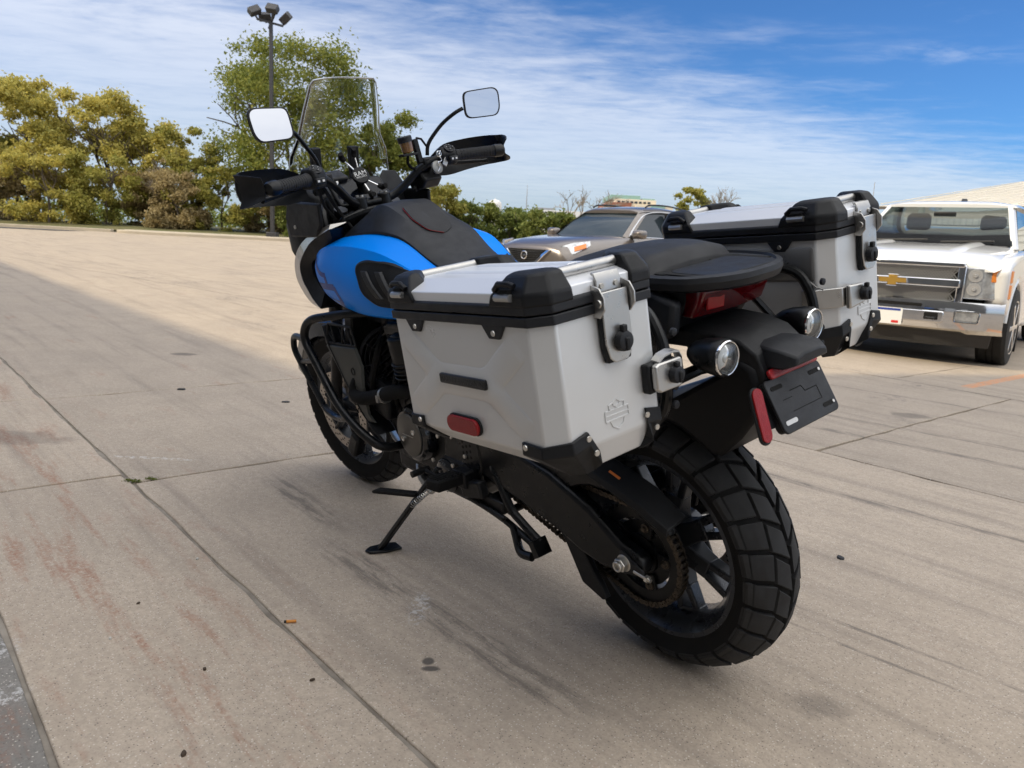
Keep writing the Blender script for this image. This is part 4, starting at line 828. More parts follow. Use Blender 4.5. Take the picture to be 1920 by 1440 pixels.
# axle, nut and adjusters
MB().cyl((0, -.17, .318), (0, .175, .318), .0105).build('axle', M_BOLT, bike)
ax = MB().lathe([(.166, .019), (.17, .0205), (.172, .0205)], (0, 0, .318), (0, 1, 0), 24).lathe([(.172, .0175), (.186, .0175), (.188, .0155)], (0, 0, .318), (0, 1, 0), 6).lathe([(.186, .013), (.194, .013), (.195, .0115), (.195, .008), (.184, .008)], (0, 0, .318), (0, 1, 0), 20)
ax.build('axle_nut', M_BOLT, bike, bevel=.0012)
MB().prism([(.012, .345), (.0, .347), (-.01, .34), (-.058, .318), (-.062, .306), (-.05, .302), (0, .290), (.012, .292)], 'y', .165, .171).build('chain_adjuster', M_PLASTIC2, bike, bevel=.003)
MB().cyl((-.03, .169, .308), (-.078, .169, .303), .0045, n=12).lathe([(.0, .009), (.008, .009)], (-.064, .169, .3045), (-1, 0, -.1), 6).build('adjuster_bolt', M_BOLT, bike)

# swing arm
arm = [(.62, .475), (.50, .485), (.36, .485), (.25, .465), (.11, .412), (.02, .356), (-.04, .342), (-.052, .32), (-.045, .296), (.0, .283), (.08, .272), (.15, .283), (.25, .318), (.42, .352), (.52, .37), (.62, .38)]
sw = MB()
sw.prism(arm, 'y', .122, .164); sw.prism(arm, 'y', -.164, -.13)
sw.bx(.42, .60, -.13, .122, .35, .44)
sw.build('swing_arm', M_POWDER, bike, bevel=.014, seg=3)
br = MB()   # upper brace that arches over the sprocket
br.prism([(.40, .48), (.28, .515), (.14, .512), (.04, .488), (-.07, .45), (-.12, .428), (-.12, .415), (-.06, .428), (.0, .452), (.06, .468), (.12, .466), (.16, .452), (.19, .435), (.30, .45)], 'y', .128, .150)
br.build('swing_arm_brace', M_POWDER, bike, bevel=.006)
cg = MB()
A = [(.34, .53), (.22, .535), (.12, .518), (.03, .497), (-.05, .474), (-.125, .440)]
cg.loft([[(x, .165, z - .016), (x, .160, z), (x, .100, z + .020 - .01 * (i == 5)), (x, .098, z + .014 - .01 * (i == 5)), (x, .155, z - .006), (x, .160, z - .016)] for i, (x, z) in enumerate(A)])
cgo = cg.build('chain_guard', M_PLASTIC, bike, bevel=.002)
for i, (x, w_, mm) in enumerate(((.045, .034, M_ORANGE), (.0, .035, M_WHITE), (-.035, .02, M_WHITE))):
    z0 = .492 - (.045 - x) * .30; 
    MB().box((x, .137, z0 + .0185), (w_, .003 if i else .006, .0008), (R(-25), R(-17), 0)).build('warning_label', mm, cgo) if i == 0 else None
MB().prism([(.245, .315), (.222, .29), (.168, .190), (.098, .168), (.085, .178), (.10, .205), (.125, .235), (.155, .285), (.175, .30)], 'y', .135, .152).build('lower_chain_guard', M_PLASTIC, bike, bevel=.003)
# pivot plate with holes
pp = MB().prism([(.70, .52), (.60, .53), (.54, .50), (.53, .40), (.56, .33), (.66, .30), (.72, .36)], 'y', .150, .168).build('pivot_plate', M_POWDER, bike, bevel=.006)
hb = MB()
for i in range(3):
    for j in range(5): hb.cyl((.575 + i * .018, .1675, .475 - j * .018 - i * .006), (.575 + i * .018, .1687, .475 - j * .018 - i * .006), .0048, n=10)
hb.build('plate_hole', M_HOLE, pp)

# frame, engine
fr_ = MB()
for s in (1, -1):
    fr_.tube(spline([(1.20, .05 * s, 1.02), (1.05, .13 * s, .93), (.85, .15 * s, .80), (.66, .15 * s, .62), (.60, .14 * s, .42)]), .026, 10)
    fr_.tube(spline([(.66, .14 * s, .78), (.35, .13 * s, .83), (.05, .12 * s, .87), (-.12, .09 * s, .88)]), .016, 10)
    fr_.tube([(.60, .13 * s, .55), (.30, .14 * s, .72), (.0, .13 * s, .84)], .013, 10)
fr_.build('frame', M_POWDER, bike)
en = MB()
en.bx(.62, 1.02, -.16, .15, .30, .54); en.bx(.70, 1.08, -.13, .13, .24, .34)
en.box((.99, 0, .63), (.17, .26, .26), (0, R(30), 0)); en.box((.74, 0, .66), (.17, .26, .26), (0, R(-30), 0))
eng = en.build('engine', M_ENGINE, bike, bevel=.02, seg=3)
fn = MB()
for k in range(9):
    fn.box((.985 + .01 * k * .5 - .03 + .055 * (k / 8 - .5) * 1.15 + .03, .0, .60 + k * .018 - .05), (.20, .29, .006), (0, R(30), 0))
for k in range(9):
    fn.box((.745 - .055 * (k / 8 - .5) * 1.15, .0, .63 + k * .018 - .05), (.20, .29, .006), (0, R(-30), 0))
fn.build('cooling_fin', M_ENGINE, eng)
hd = MB()
hd.lathe([(.0, .05), (.06, .053), (.075, .045), (.10, .03), (.105, .01)], (.87, .10, .70), (0, 1, .12), 20)
hd.lathe([(-.06, .040), (-.03, .043), (0, .043), (.05, .041), (.055, .03)], (.868, .165, .685), (0, .15, 1), 20)
for k in range(4): hd.lathe([(-.05 + k * .014, .046), (-.044 + k * .014, .046)], (.868, .165, .66), (0, .15, 1), 20)
hd.box((.87, .15, .755), (.16, .06, .03), (0, R(8), 0)); hd.cyl((.93, .17, .76), (.80, .17, .77), .012)
hd.build('cylinder_head', M_ENGINE, bike, bevel=.003)
pc = MB().lathe([(.10, .094), (.165, .092), (.185, .086), (.192, .076)], (.862, 0, .428), (0, 1, 0), 48)
pcv = pc.build('clutch_cover', M_GLOSS, bike)
MB().lathe([(.188, .069), (.196, .068), (.198, .064), (.198, .001)], (.862, 0, .428), (0, 1, 0), 48).build('cover_plate', mat('bronze_grey', (.12, .115, .105), .35, metal=.6, rvar=.06), pcv)
for a in (150, 330):
    MB().lathe([(.197, .0085), (.2015, .0085), (.202, .005), (.200, .004)], (.862 + .038 * math.cos(R(a)), 0, .428 + .035 * math.sin(R(a))), (0, 1, 0), 14).build('cover_bolt', M_BOLT, pcv)
MB().bx(.835, .895, .1975, .199, .4265, .4285).build('cover_line', M_BOLT, pcv)
MB().prism([(.90, .54), (.82, .54), (.80, .48), (.84, .45), (.92, .47), (.94, .51)], 'y', .10, .16).build('engine_side_cover', M_POWDER, bike, bevel=.012)
MB().prism([(.80, .62), (.74, .64), (.72, .50), (.78, .44), (.84, .48)], 'y', .13, .165).build('engine_bracket', M_POWDER, bike, bevel=.01)
MB().prism([(.72, .40), (.78, .33), (.72, .27), (.60, .27), (.56, .33), (.60, .40)], 'y', .05, .175).build('sprocket_cover', M_ENGINE, bike, bevel=.02, seg=3)
MB().lathe([(.12, .055), (.18, .052), (.19, .04), (.192, .02)], (.70, 0, .335), (0, 1, 0), 28).build('stator_cover', M_GLOSS, bike)
# bolts scattered over the engine side
for x, z, y in ((.915, .600, .165), (.80, .565, .167), (.935, .53, .165), (.72, .455, .178), (.655, .38, .180), (.70, .29, .18), (.76, .37, .18), (.63, .34, .172), (.60, .42, .170), (.66, .465, .170), (.79, .505, .168)):
    MB().lathe([(0, .0065), (.005, .0065), (.006, .004)], (x, y, z), (0, 1, 0), 10).build('engine_bolt', M_BOLT, bike)
sk = MB()
sk.loft([[(x, y * w_, z + abs(y) ** 2 * .10) for y in (-1, -.5, 0, .5, 1)] + [(x, y * w_, z - .006 + abs(y) ** 2 * .10) for y in (1, .5, 0, -.5, -1)] for x, z, w_ in ((1.20, .30, .11), (1.12, .235, .12), (1.0, .195, .125), (.80, .185, .12), (.68, .19, .11))])
sk.build('skid_plate', M_STEEL, bike, bevel=.002)
ex = MB()
for s in (1, -1): ex.tube(spline([(1.08, .05 * s, .62), (1.17, .07 * s, .52), (1.14, .07 * s, .34), (1.0, .05 * s, .25), (.8, .0, .23)]), .02, 12)
ex.tube(spline([(.8, 0, .23), (.6, -.08, .24), (.42, -.15, .36), (.3, -.19, .5)]), .028, 12)
ex.build('exhaust_pipe', M_ENGINE, bike)
MB().lathe([(0, .03), (.03, .05), (.06, .055), (.36, .06), (.40, .05), (.42, .03)], (.34, -.19, .46), (-.85, -.06, .36), 24).build('silencer', M_POWDER, bike)

# radiator, shroud, fan, hose
MB().box((1.22, 0, .62), (.05, .36, .36), (0, R(-14), 0)).build('radiator', M_ENGINE, bike, bevel=.006)
shr = MB(); shr.loft([[(x + a, y, z) for a, y in ((0, .135), (-.012, .205), (-.03, .21), (-.04, .14))] for x, z in ((1.36, .72), (1.34, .66), (1.26, .55), (1.17, .45), (1.08, .385))])
shr.build('radiator_side', M_PLASTIC2, bike, bevel=.004)
rs = MB().prism([(1.36, .735), (1.30, .755), (1.12, .735), (1.10, .655), (1.33, .64)], 'y', .135, .195)
pan = MB(); pan.loft([[(x, .198, z) for x, z in ((1.335, .655), (1.115, .672), (1.085, .61), (1.10, .54), (1.09, .45), (1.055, .425), (1.11, .415), (1.20, .50))], [(x, .206, z) for x, z in ((1.33, .650), (1.12, .667), (1.092, .61), (1.107, .54), (1.097, .452), (1.075, .432), (1.108, .422), (1.20, .505))]])
pan.build('radiator_shroud', mat('grey_shroud', (.06, .065, .062), .5, bump=.1, bscale=900), bike, bevel=.002)
MB().lathe([(.204, .013), (.208, .013), (.208, .009), (.205, .008)], (1.155, 0, .585), (0, 1, 0), 16).build('shroud_clip', M_PLASTIC, bike)
# open triangular vent of the shroud
vf = MB()
for a, b in (((1.335, .66), (1.30, .73)), ((1.30, .73), (1.13, .735)), ((1.13, .735), (1.115, .675)), ((1.335, .66), (1.115, .675)), ((1.28, .728), (1.265, .664)), ((1.265, .664), (1.305, .70)), ((1.22, .732), (1.185, .668)), ((1.19, .732), (1.215, .668)), ((1.16, .735), (1.14, .67))):
    vf.tube([(a[0], .2, a[1]), (b[0], .2, b[1])], .0045, 6)
vf.build('shroud_vent', M_PLASTIC2, bike)
fan = MB().lathe([(-.02, .108), (.02, .112), (.024, .105), (.024, .10), (-.02, .10)], (1.06, .10, .62), (-.75, .62, .1), 40)
fan.lathe([(.0, .035), (.02, .034), (.022, .02), (.022, .001)], (1.06, .10, .62), (-.75, .62, .1), 20)
fno = fan.build('radiator_fan', M_PLASTIC, bike)
gl = MB(); fx = Vector((-.75, .62, .1)).normalized(); fu = fx.orthogonal().normalized(); fwv = fx.cross(fu); fc = Vector((1.06, .10, .62)) + fx * .026
for r_ in (.045, .06, .075, .09, .103): gl.tube([fc + (fu * math.cos(2 * math.pi * i / 28) + fwv * math.sin(2 * math.pi * i / 28)) * r_ for i in range(28)], .0018, 5, closed=True)
for i in range(8):
    a = 2 * math.pi * i / 8; gl.tube([fc + (fu * math.cos(a) + fwv * math.sin(a)) * .03, fc + (fu * math.cos(a) + fwv * math.sin(a)) * .106], .0022, 5)
gl.build('fan_grille', M_PLASTIC2, fno)
MB().tube(spline([(1.12, .17, .60), (1.17, .19, .54), (1.165, .205, .505), (1.10, .21, .505), (1.0, .20, .53), (.92, .19, .555), (.86, .16, .56)]), .023, 14).build('coolant_hose', M_RUBBER, bike)
MB().lathe([(-.006, .0255), (.006, .0255)], (.975, .197, .536), (-1, -.05, .3), 20).box((.978, .222, .53), (.014, .008, .022)).build('hose_clamp', M_STEEL, bike)
MB().tube(spline([(1.06, .12, .72), (1.03, .17, .66), (1.06, .19, .56), (1.10, .17, .48)]), .012, 8).tube(spline([(.95, .15, .62), (.93, .18, .58), (.95, .17, .5), (.90, .16, .46)]), .008, 8).tube(spline([(1.0, .1, .76), (.94, .17, .73), (.86, .17, .73)]), .009, 8).build('wiring_hose', M_RUBBER, bike)
MB().box((1.05, .10, .50), (.10, .16, .12), (0, R(-14), 0)).build('horn_cover', M_PLASTIC2, bike, bevel=.012)
MB().tube(spline([(1.0, .05, .30), (.97, .11, .285), (.92, .14, .25), (.86, .14, .22)]), .013, 8).build('oil_pipe', M_STEEL, bike)

# crash bars
for s in (1, -1):
    cb = MB()
    cb.tube(rnd([(.96, .10 * s, .78), (1.06, .22 * s, .795), (1.26, .285 * s, .765), (1.315, .29 * s, .70), (1.115, .295 * s, .50), (1.0, .285 * s, .43), (.955, .24 * s, .372), (.965, .12 * s, .36)], .05, 5), .0145, 12)
    cb.tube(rnd([(1.30, .283 * s, .69), (1.43, .275 * s, .69), (1.45, .275 * s, .635), (1.24, .285 * s, .455), (1.15, .285 * s, .445), (1.065, .293 * s, .468)], .035, 5), .011, 10)
    cb.tube([(1.39, .276 * s, .60), (1.25, .289 * s, .63)], .008, 8)
    cb.build('crash_bar', M_POWDER, bike)
# foot peg, side stand, centre stand
pg = MB()
pg.box((.595, .245, .372), (.055, .11, .032), (R(8), 0, R(10)))
pgo = pg.build('foot_peg', M_RUBBER, bike, bevel=.006)
rb = MB()
for k in range(9): rb.box((.595, .205 + k * .0105, .3895 - .00 + (k - 4) * .0015), (.05, .004, .006), (R(8), 0, R(10)))
rb.build('peg_rib', M_RUBBER, pgo, bevel=.001)
MB().box((.60, .175, .36), (.06, .06, .05)).box((.56, .18, .335), (.10, .03, .05), (0, R(15), 0)).build('peg_bracket', M_ENGINE, bike, bevel=.006)
MB().tube([(.60, .18, .34), (.70, .19, .325), (.79, .20, .335)], .007, 8).lathe([(-.03, .01), (.03, .01)], (.79, .215, .335), (0, 1, 0), 12).build('shift_lever', M_ENGINE, bike)
MB().bx(.44, .58, .15, .175, .29, .325).cyl((.60, .185, .305), (.43, .18, .285), .008).build('stand_linkage', M_ENGINE, bike, bevel=.004)
ss = MB()
ss.loft([[(.735 + .19 * t + dx, .175 + .145 * t + dy, .355 - .285 * t) for dx, dy in ((-.011, -.012), (.011, -.012), (.011, .012), (-.011, .012))] for t in (0, .3, .7, 1)])
ss.build('side_stand', M_POWDER, bike, bevel=.005)
nrm = Vector((0, -math.sin(R(10.9)), math.cos(R(10.9))))
ft = MB().plate([(-.03, -.055), (.02, -.06), (.032, -.02), (.03, .03), (.012, .055), (-.012, .05), (-.03, .0)], (.927, .315, .0612), (1, 0, 0), (0, math.cos(R(10.9)), math.sin(R(10.9))), .008)
ft.build('stand_foot', M_POWDER, bike, bevel=.003)
MB().loft([[(.80 + .10 * t, .23 + .085 * t + dy, .262 + .015 * t + dz) for dy, dz in ((-.016, -.006), (.016, -.006), (.016, .006), (-.016, .006))] for t in (0, .5, 1)]).build('stand_tang', M_RUBBER, bike, bevel=.004)
spg = MB(); sp0, sp1 = Vector((.69, .20, .335)), Vector((.80, .255, .235)); sax = (sp1 - sp0); su = sax.orthogonal().normalized(); sv_ = sax.normalized().cross(su)
spg.tube([sp0 + sax * (i / 160) + (su * math.cos(i * .7) + sv_ * math.sin(i * .7)) * .008 for i in range(161)], .0016, 5)
spg.build('stand_spring', M_STEEL, bike)
cs = MB()
for s in (1, -1):
    cs.tube(rnd([(.52, .13 * s, .43), (.485, .16 * s, .41), (.421, .16 * s, .304), (.338, .16 * s, .262), (.31, .16 * s, .25)], .02), .012, 10)
    cs.tube([(.63, .15 * s, .28), (.46, .155 * s, .26), (.335, .16 * s, .232)], .010, 10)
    cs.box((.308, .165 * s, .240), (.022, .045, .045), (0, R(30), 0))
cs.cyl((.45, -.15, .29), (.45, .15, .29), .011)
cs.tube(rnd([(.42, .16, .255), (.37, .185, .205), (.325, .18, .21)], .02), .012, 10)
cs.build('centre_stand', M_POWDER, bike, bevel=0)
for s in (1, -1):
    ph = MB().tube(rnd([(.30, .13 * s, .70), (.46, .15 * s, .52), (.53, .15 * s, .44)], .03), .011, 10)
    ph.build('passenger_peg_hanger', M_POWDER, bike)
# ---------------- fuel tank
TS = [(1.315, [(.185, .945), (.197, .938), (.203, .92), (.2, .90), (.188, .893)]),
      (1.285, [(.172, .975), (.2, .966), (.216, .92), (.209, .868), (.18, .85)]),
      (1.22, [(.155, 1.005), (.203, .988), (.228, .92), (.218, .835), (.17, .808)]),
      (1.10, [(.142, 1.022), (.205, .996), (.237, .912), (.225, .812), (.16, .79)]),
      (.98, [(.130, 1.026), (.203, .994), (.240, .90), (.225, .802), (.15, .787)]),
      (.86, [(.118, 1.008), (.194, .978), (.232, .893), (.215, .802), (.14, .79)]),
      (.74, [(.102, .944), (.165, .93), (.205, .875), (.19, .805), (.12, .80)]),
      (.62, [(.09, .895), (.13, .885), (.165, .855), (.155, .815), (.10, .81)]),
      (.54, [(.085, .875), (.10, .868), (.125, .85), (.12, .83), (.09, .825)])]
def dense(stn, kx=5, kc=4):
    n = len(stn[0][1]); cols = []
    for j in range(n): cols.append(spline([(x, s[j][0], s[j][1]) for x, s in stn], kx))
    out = []
    for i in range(len(cols[0])): out.append([cols[0][i].lerp(cols[1][i], q / 4) for q in range(4)] + spline([cols[j][i] for j in range(1, n)], kc))
    return out
TG = dense(TS)
def tank_y(x, z):
    best = None
    for i in range(len(TG) - 1):
        xa, xb = TG[i][0].x, TG[i + 1][0].x
        if xb <= x <= xa or i == len(TG) - 2 or (i == 0 and x > xa):
            t = min(1, max(0, (xa - x) / (xa - xb + 1e-9))); row = [a.lerp(b, t) for a, b in zip(TG[i], TG[i + 1])]
            for k in range(len(row) - 1):
                if row[k].z >= z >= row[k + 1].z:
                    q = (row[k].z - z) / (row[k].z - row[k + 1].z + 1e-9); return row[k].y + (row[k + 1].y - row[k].y) * q
            return row[0].y if z > row[0].z else row[-1].y
M_BLUE = mat('blue_paint', (.0002, .25, .97), .38, coat=.09, rvar=.03, spec=.1)
M_BLUE2 = mat('dark_blue_print', (.0005, .05, .30), .34, coat=.15, spec=.1)
tk = MB()
for s in (1, -1):
    rings = []
    for row in TG:
        r_ = [(p.x, p.y * s, p.z) for p in row]; a, b = row[-1], row[0]
        r_ += [(a.x, .05 * s, a.z + .004), (b.x, .05 * s, b.z - .012)]
        rings.append(r_)
    tk.loft(rings)
tank = tk.build('fuel_tank', M_BLUE, bike, ang=32)
# recessed black vent on each flank
def patch(pts, offs, scl, s, name, m, parent):
    P = [Vector((p[0], p[1])) for p in pts]; c = sum(P, Vector((0, 0))) / len(P)
    Pr = [Vector((p.x, p.z)) for p in rnd([(p.x, 0, p.y) for p in P], .022, 4, True)]
    rings = []
    for o_, k in zip(offs, scl):
        ring = []
        for p in Pr:
            q = c + (p - c) * k; ring.append((q.x, (tank_y(q.x, q.y) + o_) * s, q.y))
        rings.append(ring)
    mb = MB().loft(rings, cap=False); mb.add(rings[-1], [tuple(range(len(rings[-1])))])
    return mb.build(name, m, parent, ang=40)
VP = [(.975, .948), (.93, .962), (.83, .957), (.69, .918), (.70, .875), (.76, .836), (.86, .838), (.925, .868)]
for s in (1, -1):
    vt = patch(VP, (-.004, .004, .0055, .0035, .0025, .0025, .0025, .0025), (1.08, 1.03, .98, .94, .8, .6, .35, .05), s, 'tank_vent', M_PLASTIC, tank)
    for (a, b) in (((.925, .935), (.845, .86)), ((.86, .935), (.79, .86))):
        rb = MB(); pts = [(a[0] + (b[0] - a[0]) * i / 6, a[1] + (b[1] - a[1]) * i / 6) for i in range(7)]
        rb.loft([[(x + dx, (tank_y(x, z) + dy) * s, z) for dx, dy in ((-.020, -.004), (-.014, .007), (.014, .007), (.02, -.004))] for x, z in pts])
        rb.build('vent_slat', M_PLASTIC2, vt, bevel=.002)
def stroke(pts, w, s):
    mb = MB(); P = spline([(p[0], 0, p[1]) for p in pts], 6) if len(pts) > 2 else [vec((pts[0][0] + (pts[1][0] - pts[0][0]) * i / 8, 0, pts[0][1] + (pts[1][1] - pts[0][1]) * i / 8)) for i in range(9)]
    L = []
    for i, p in enumerate(P):
        t = (P[min(i + 1, len(P) - 1)] - P[max(i - 1, 0)]).normalized(); u = Vector((-t.z, 0, t.x)) * w / 2
        L.append([(q.x, (tank_y(q.x, q.z) + .0009) * s, q.z) for q in (p - u, p + u)])
    mb.loft(L, closed=False, cap=False); mb.build('tank_graphic', M_BLUE2, tank, fix=False)
for s in (1, -1):
    stroke([(1.285, .955), (1.262, .925), (1.225, .908), (1.185, .905)], .016, s)
    stroke([(1.19, .90), (1.18, .868)], .02, s); stroke([(1.27, .866), (1.125, .872)], .020, s); stroke([(1.125, .872), (1.085, .822)], .018, s); stroke([(1.20, .822), (1.085, .822)], .018, s)
# centre cover
CS = [(1.235, [(0, 1.03), (.075, 1.026), (.12, 1.01), (.152, .99)]),
      (1.14, [(0, 1.078), (.078, 1.072), (.12, 1.046), (.148, 1.018)]),
      (1.045, [(0, 1.108), (.078, 1.102), (.112, 1.064), (.141, 1.028)]),
      (.96, [(0, 1.086), (.074, 1.081), (.105, 1.056), (.134, 1.03)]),
      (.86, [(0, 1.033), (.07, 1.029), (.1, 1.020), (.122, 1.011)]),
      (.74, [(0, .962), (.066, .959), (.09, .953), (.106, .946)]),
      (.60, [(0, .905), (.062, .902), (.078, .897), (.092, .892)])]
cv_ = MB(); rows = []
cols = [spline([(x, s[j][0], s[j][1]) for x, s in CS], 5) for j in range(4)]
for i in range(len(cols[0])):
    h = [cols[j][i] for j in range(4)]
    top = [(p.x, p.y, p.z + .003) for p in h]; low = [(h[-1].x, h[-1].y + .001, h[-1].z - .004), (h[-1].x, h[-1].y * .6, h[-1].z - .02)]
    half = top + low; rows.append([(x, -y, z) for x, y, z in half[:0:-1]] + half)
cv_.loft(rows)
cvr = cv_.build('tank_cover', M_PLASTIC2, bike, ang=20)
def cov_z(x):
    for a, b in zip(CS, CS[1:]):
        if b[0] <= x <= a[0]: t = (a[0] - x) / (a[0] - b[0]); return a[1][0][1] + (b[1][0][1] - a[1][0][1]) * t
    return .9
cap = MB(); cpts = [(.965, .05), (.90, .058), (.845, .045), (.82, .0), (.845, -.045), (.90, -.058), (.965, -.05), (.975, 0)]
cpr = [Vector((p.x, p.y)) for p in rnd([(a, b, 0) for a, b in cpts], .012, 3, True)]
cap.loft([[(p.x, p.y, cov_z(p.x) + .0035) for p in cpr], [(.9 + (p.x - .9) * .97, p.y * .97, cov_z(p.x) + .007) for p in cpr]])
capo = cap.build('fuel_cap', M_SOFT, cvr, bevel=.001)
ed = MB(); ed.tube([(.9 + (p.x - .9) * 1.01, p.y * 1.01, cov_z(p.x) + .0045) for p in cpr[2:14]], .001, 5); ed.build('cap_outline', M_RED, capo)

# ---------------- seat and tail
SS = [(.66, .07, .885, .80), (.55, .11, .872, .79), (.40, .155, .872, .79), (.28, .165, .905, .80), (.22, .15, .965, .83), (.12, .142, .998, .87), (.02, .148, 1.006, .90), (-.035, .148, 1.004, .92), (-.06, .145, .998, .93), (-.085, .135, .975, .94)]
rings = []
for x, w, zt, zb in SS:
    rings.append([(x, -w, zb), (x, -w * 1.04, zb + (zt - zb) * .55), (x, -w * .93, zt - .014), (x, -w * .6, zt), (x, 0, zt + .004), (x, w * .6, zt), (x, w * .93, zt - .014), (x, w * 1.04, zb + (zt - zb) * .55), (x, w, zb)])
rr = [spline([r_[j] for r_ in rings], 4) for j in range(9)]
MB().loft([[rr[j][i] for j in range(9)] for i in range(len(rr[0]))]).build('seat', M_SOFT, bike, ang=45)
def rackout(k, z): 
    h = [(.10, .150), (.0, .170), (-.10, .184), (-.185, .172), (-.238, .115), (-.262, .055)]
    pts = [(x, y) for x, y in h] + [(x, -y) for x, y in h[::-1]]
    pts = [(p.x, p.y) for p in rnd([(a, b, 0) for a, b in pts], .03, 3, True)]
    cx = -.08; return [(cx + (x - cx) * k, y * k * .94, z) for x, y in pts]
rk = MB().loft([rackout(.86, .943), rackout(.915, .949), rackout(.94, .962), rackout(.93, .972), rackout(.87, .975), rackout(.855, .970)])
rko = rk.build('luggage_rack', M_PLASTIC2, bike, ang=22)
for y0 in (.085, -.085): MB().plate(rrect(.035, .075, .012), (-.098, y0, .9698), (1, 0, 0), (0, 1, 0), .0022).build('rack_opening', M_HOLE, rko)
for y0 in (.055, -.055, .11, -.11): MB().plate([(-.045, -.008), (.03, -.008), (.045, 0), (.03, .008), (-.045, .008)], (-.175 + abs(y0) * .3, y0, .9702), (1, 0, 0), (0, 1, 0), .0022).build('rack_slot', M_HOLE, rko)
MB().plate([(p[0], p[1]) for p in rrect(.13, .20, .03)], (-.160, 0, .9692), (1, 0, 0), (0, 1, 0), .0035).build('rack_pad', M_PLASTIC, rko, bevel=.001)
tl_ = MB(); tl_.loft([[(x, -w, z1), (x, w, z1), (x, w, z0), (x, -w, z0)] for x, w, z0, z1 in ((.25, .135, .80, .89), (.0, .135, .80, .92), (-.10, .125, .83, .955), (-.15, .115, .90, .955), (-.17, .10, .935, .955))]).build('tail_cover', M_PLASTIC, bike, bevel=.012)
tl_ = MB()
tl_.loft([[(x, y * w, z) for x, y, z in ((xb - .012 * (1 - y * y) , y, zt) for y in (-1, -.6, 0, .6, 1))] + [(xb - .0 - .012 * (1 - y * y) + dx, y * w, zb) for y in (1, .6, 0, -.6, -1)] for w, xb, zt, zb, dx in ((.112, -.14, .945, .892, .02), (.112, -.186, .945, .888, .02), (.104, -.194, .940, .894, .02))])
tlo = tl_.build('tail_light', M_REDLENS, bike, bevel=.003)
for s in (1,): MB().box((-.1895, .070 * s, .9165), (.007, .046, .028), (0, R(-6), R(-8 * s))).build('light_module', mat('bright_red_lens', (.28, .003, .006), .22, coat=.1), tlo, bevel=.003)
# rear fender carrying plate and signals
FS_ = [(-.08, .10, .862), (-.14, .098, .864), (-.20, .09, .862), (-.25, .082, .852), (-.285, .078, .828), (-.302, .076, .79), (-.308, .074, .76)]
rings = []
for i, (x, w, z) in enumerate(FS_):
    a = FS_[max(i - 1, 0)]; b = FS_[min(i + 1, len(FS_) - 1)]; t = Vector((b[0] - a[0], 0, b[2] - a[2])).normalized(); nn = Vector((t.z, 0, -t.x)) * -1
    if nn.z < 0 and i < 3: nn = -nn
    inn = Vector((x, 0, z)) - Vector((-.4, 0, .6)).normalized() * .045
    rings.append([(inn.x, -w * 1.05, inn.z), (x, -w, z - .004), (x, -w * .85, z + .001), (x, 0, z + .004), (x, w * .85, z + .001), (x, w, z - .004), (inn.x, w * 1.05, inn.z)])
MB().loft(rings).build('rear_fender', M_PLASTIC, bike, bevel=.004, ang=30)
MB().prism([(.02, .664), (-.084, .702), (-.148, .742), (-.2, .775), (-.25, .815), (-.285, .80), (-.305, .725), (-.253, .652), (-.205, .603), (-.19, .598), (-.11, .640), (-.03, .655)], 'y', -.088, .088).build('inner_fender', M_GLOSS if False else mat('inner_fender_black', (.004, .004, .005), .55, spec=.25), bike, bevel=.012)
eb = MB().loft([[(x, -w, z0), (x, -w * .9, z1 - .006), (x, -w * .5, z1), (x, w * .5, z1), (x, w * .9, z1 - .006), (x, w, z0)] for x, w, z0, z1 in ((-.262, .056, .80, .842), (-.29, .064, .798, .842), (-.33, .066, .80, .838), (-.352, .052, .808, .828))])
eb.build('plate_lamp', M_PLASTIC2, bike, bevel=.004)
# plate holder
pt = Vector((-.304, 0, .775)); pb = Vector((-.352, 0, .688)); up = (pt - pb).normalized(); pc_ = (pt + pb) / 2; rt = Vector((0, -1, 0)); nb = rt.cross(up)
def pplate(poly, off, th, name, m, parent, bevel=.0015): return MB().plate(poly, pc_ + nb * off, rt, up, th).build(name, m, parent, bevel=bevel)
po = pplate(rrect(.182, .106, .012), 0, .006, 'plate_holder', M_PLASTIC2, bike, .002)
pplate(rrect(.178, .1, .012), -.014, .0135, 'plate_backing', M_PLASTIC, po)
for x, y in ((-.062, .034), (.062, .034), (.062, -.034), (-.062, -.034)):
    pplate([(a + x, b + y) for a, b in rrect(.036, .0085, .004)], .0055, .0012, 'plate_slot', M_HOLE if not (x < 0 and y < 0) else M_STEEL, po, 0)
for x, y in ((.078, .034), (.078, -.034)): MB().lathe([(0, .0032), (.003, .0032)], pc_ + rt * x + up * y + nb * .005, nb, 10).build('plate_screw', M_BOLT, po)
for poly in ([(-.03, .018), (.006, .018), (.012, .006), (.05, .006), (.05, .008), (.013, .008), (.007, .02), (-.03, .02)], [(.05, .008), (.052, .008), (.052, -.018), (.05, -.018)], [(-.045, -.018), (.052, -.018), (.052, -.0195), (-.045, -.0195)], [(-.06, .008), (-.03, .008), (-.03, .0065), (-.06, .0065)]):
    pplate(poly, .0055, .0009, 'plate_emboss', M_HOLE, po, 0)
rf = MB().plate(rrect(.155, .019, .008), pt + up * .010 + nb * .009, rt, up, .008).build('red_reflector', M_RED, bike, bevel=.002)
rc = Vector((-.328, .128, .730)); ru = (Vector((-.318, .140, .778)) - Vector((-.345, .112, .682))).normalized()
rfb = MB().plate([(a, b) for a, b in rrect(.034, .108, .0165, 6)], rc - nb * .004, rt, ru, .006).build('reflector_mount', M_PLASTIC, bike, bevel=.002)
MB().plate([(a, b) for a, b in rrect(.028, .101, .0135, 6)], rc + nb * .002, rt, ru, .004).build('red_reflector', M_RED, rfb, bevel=.001)
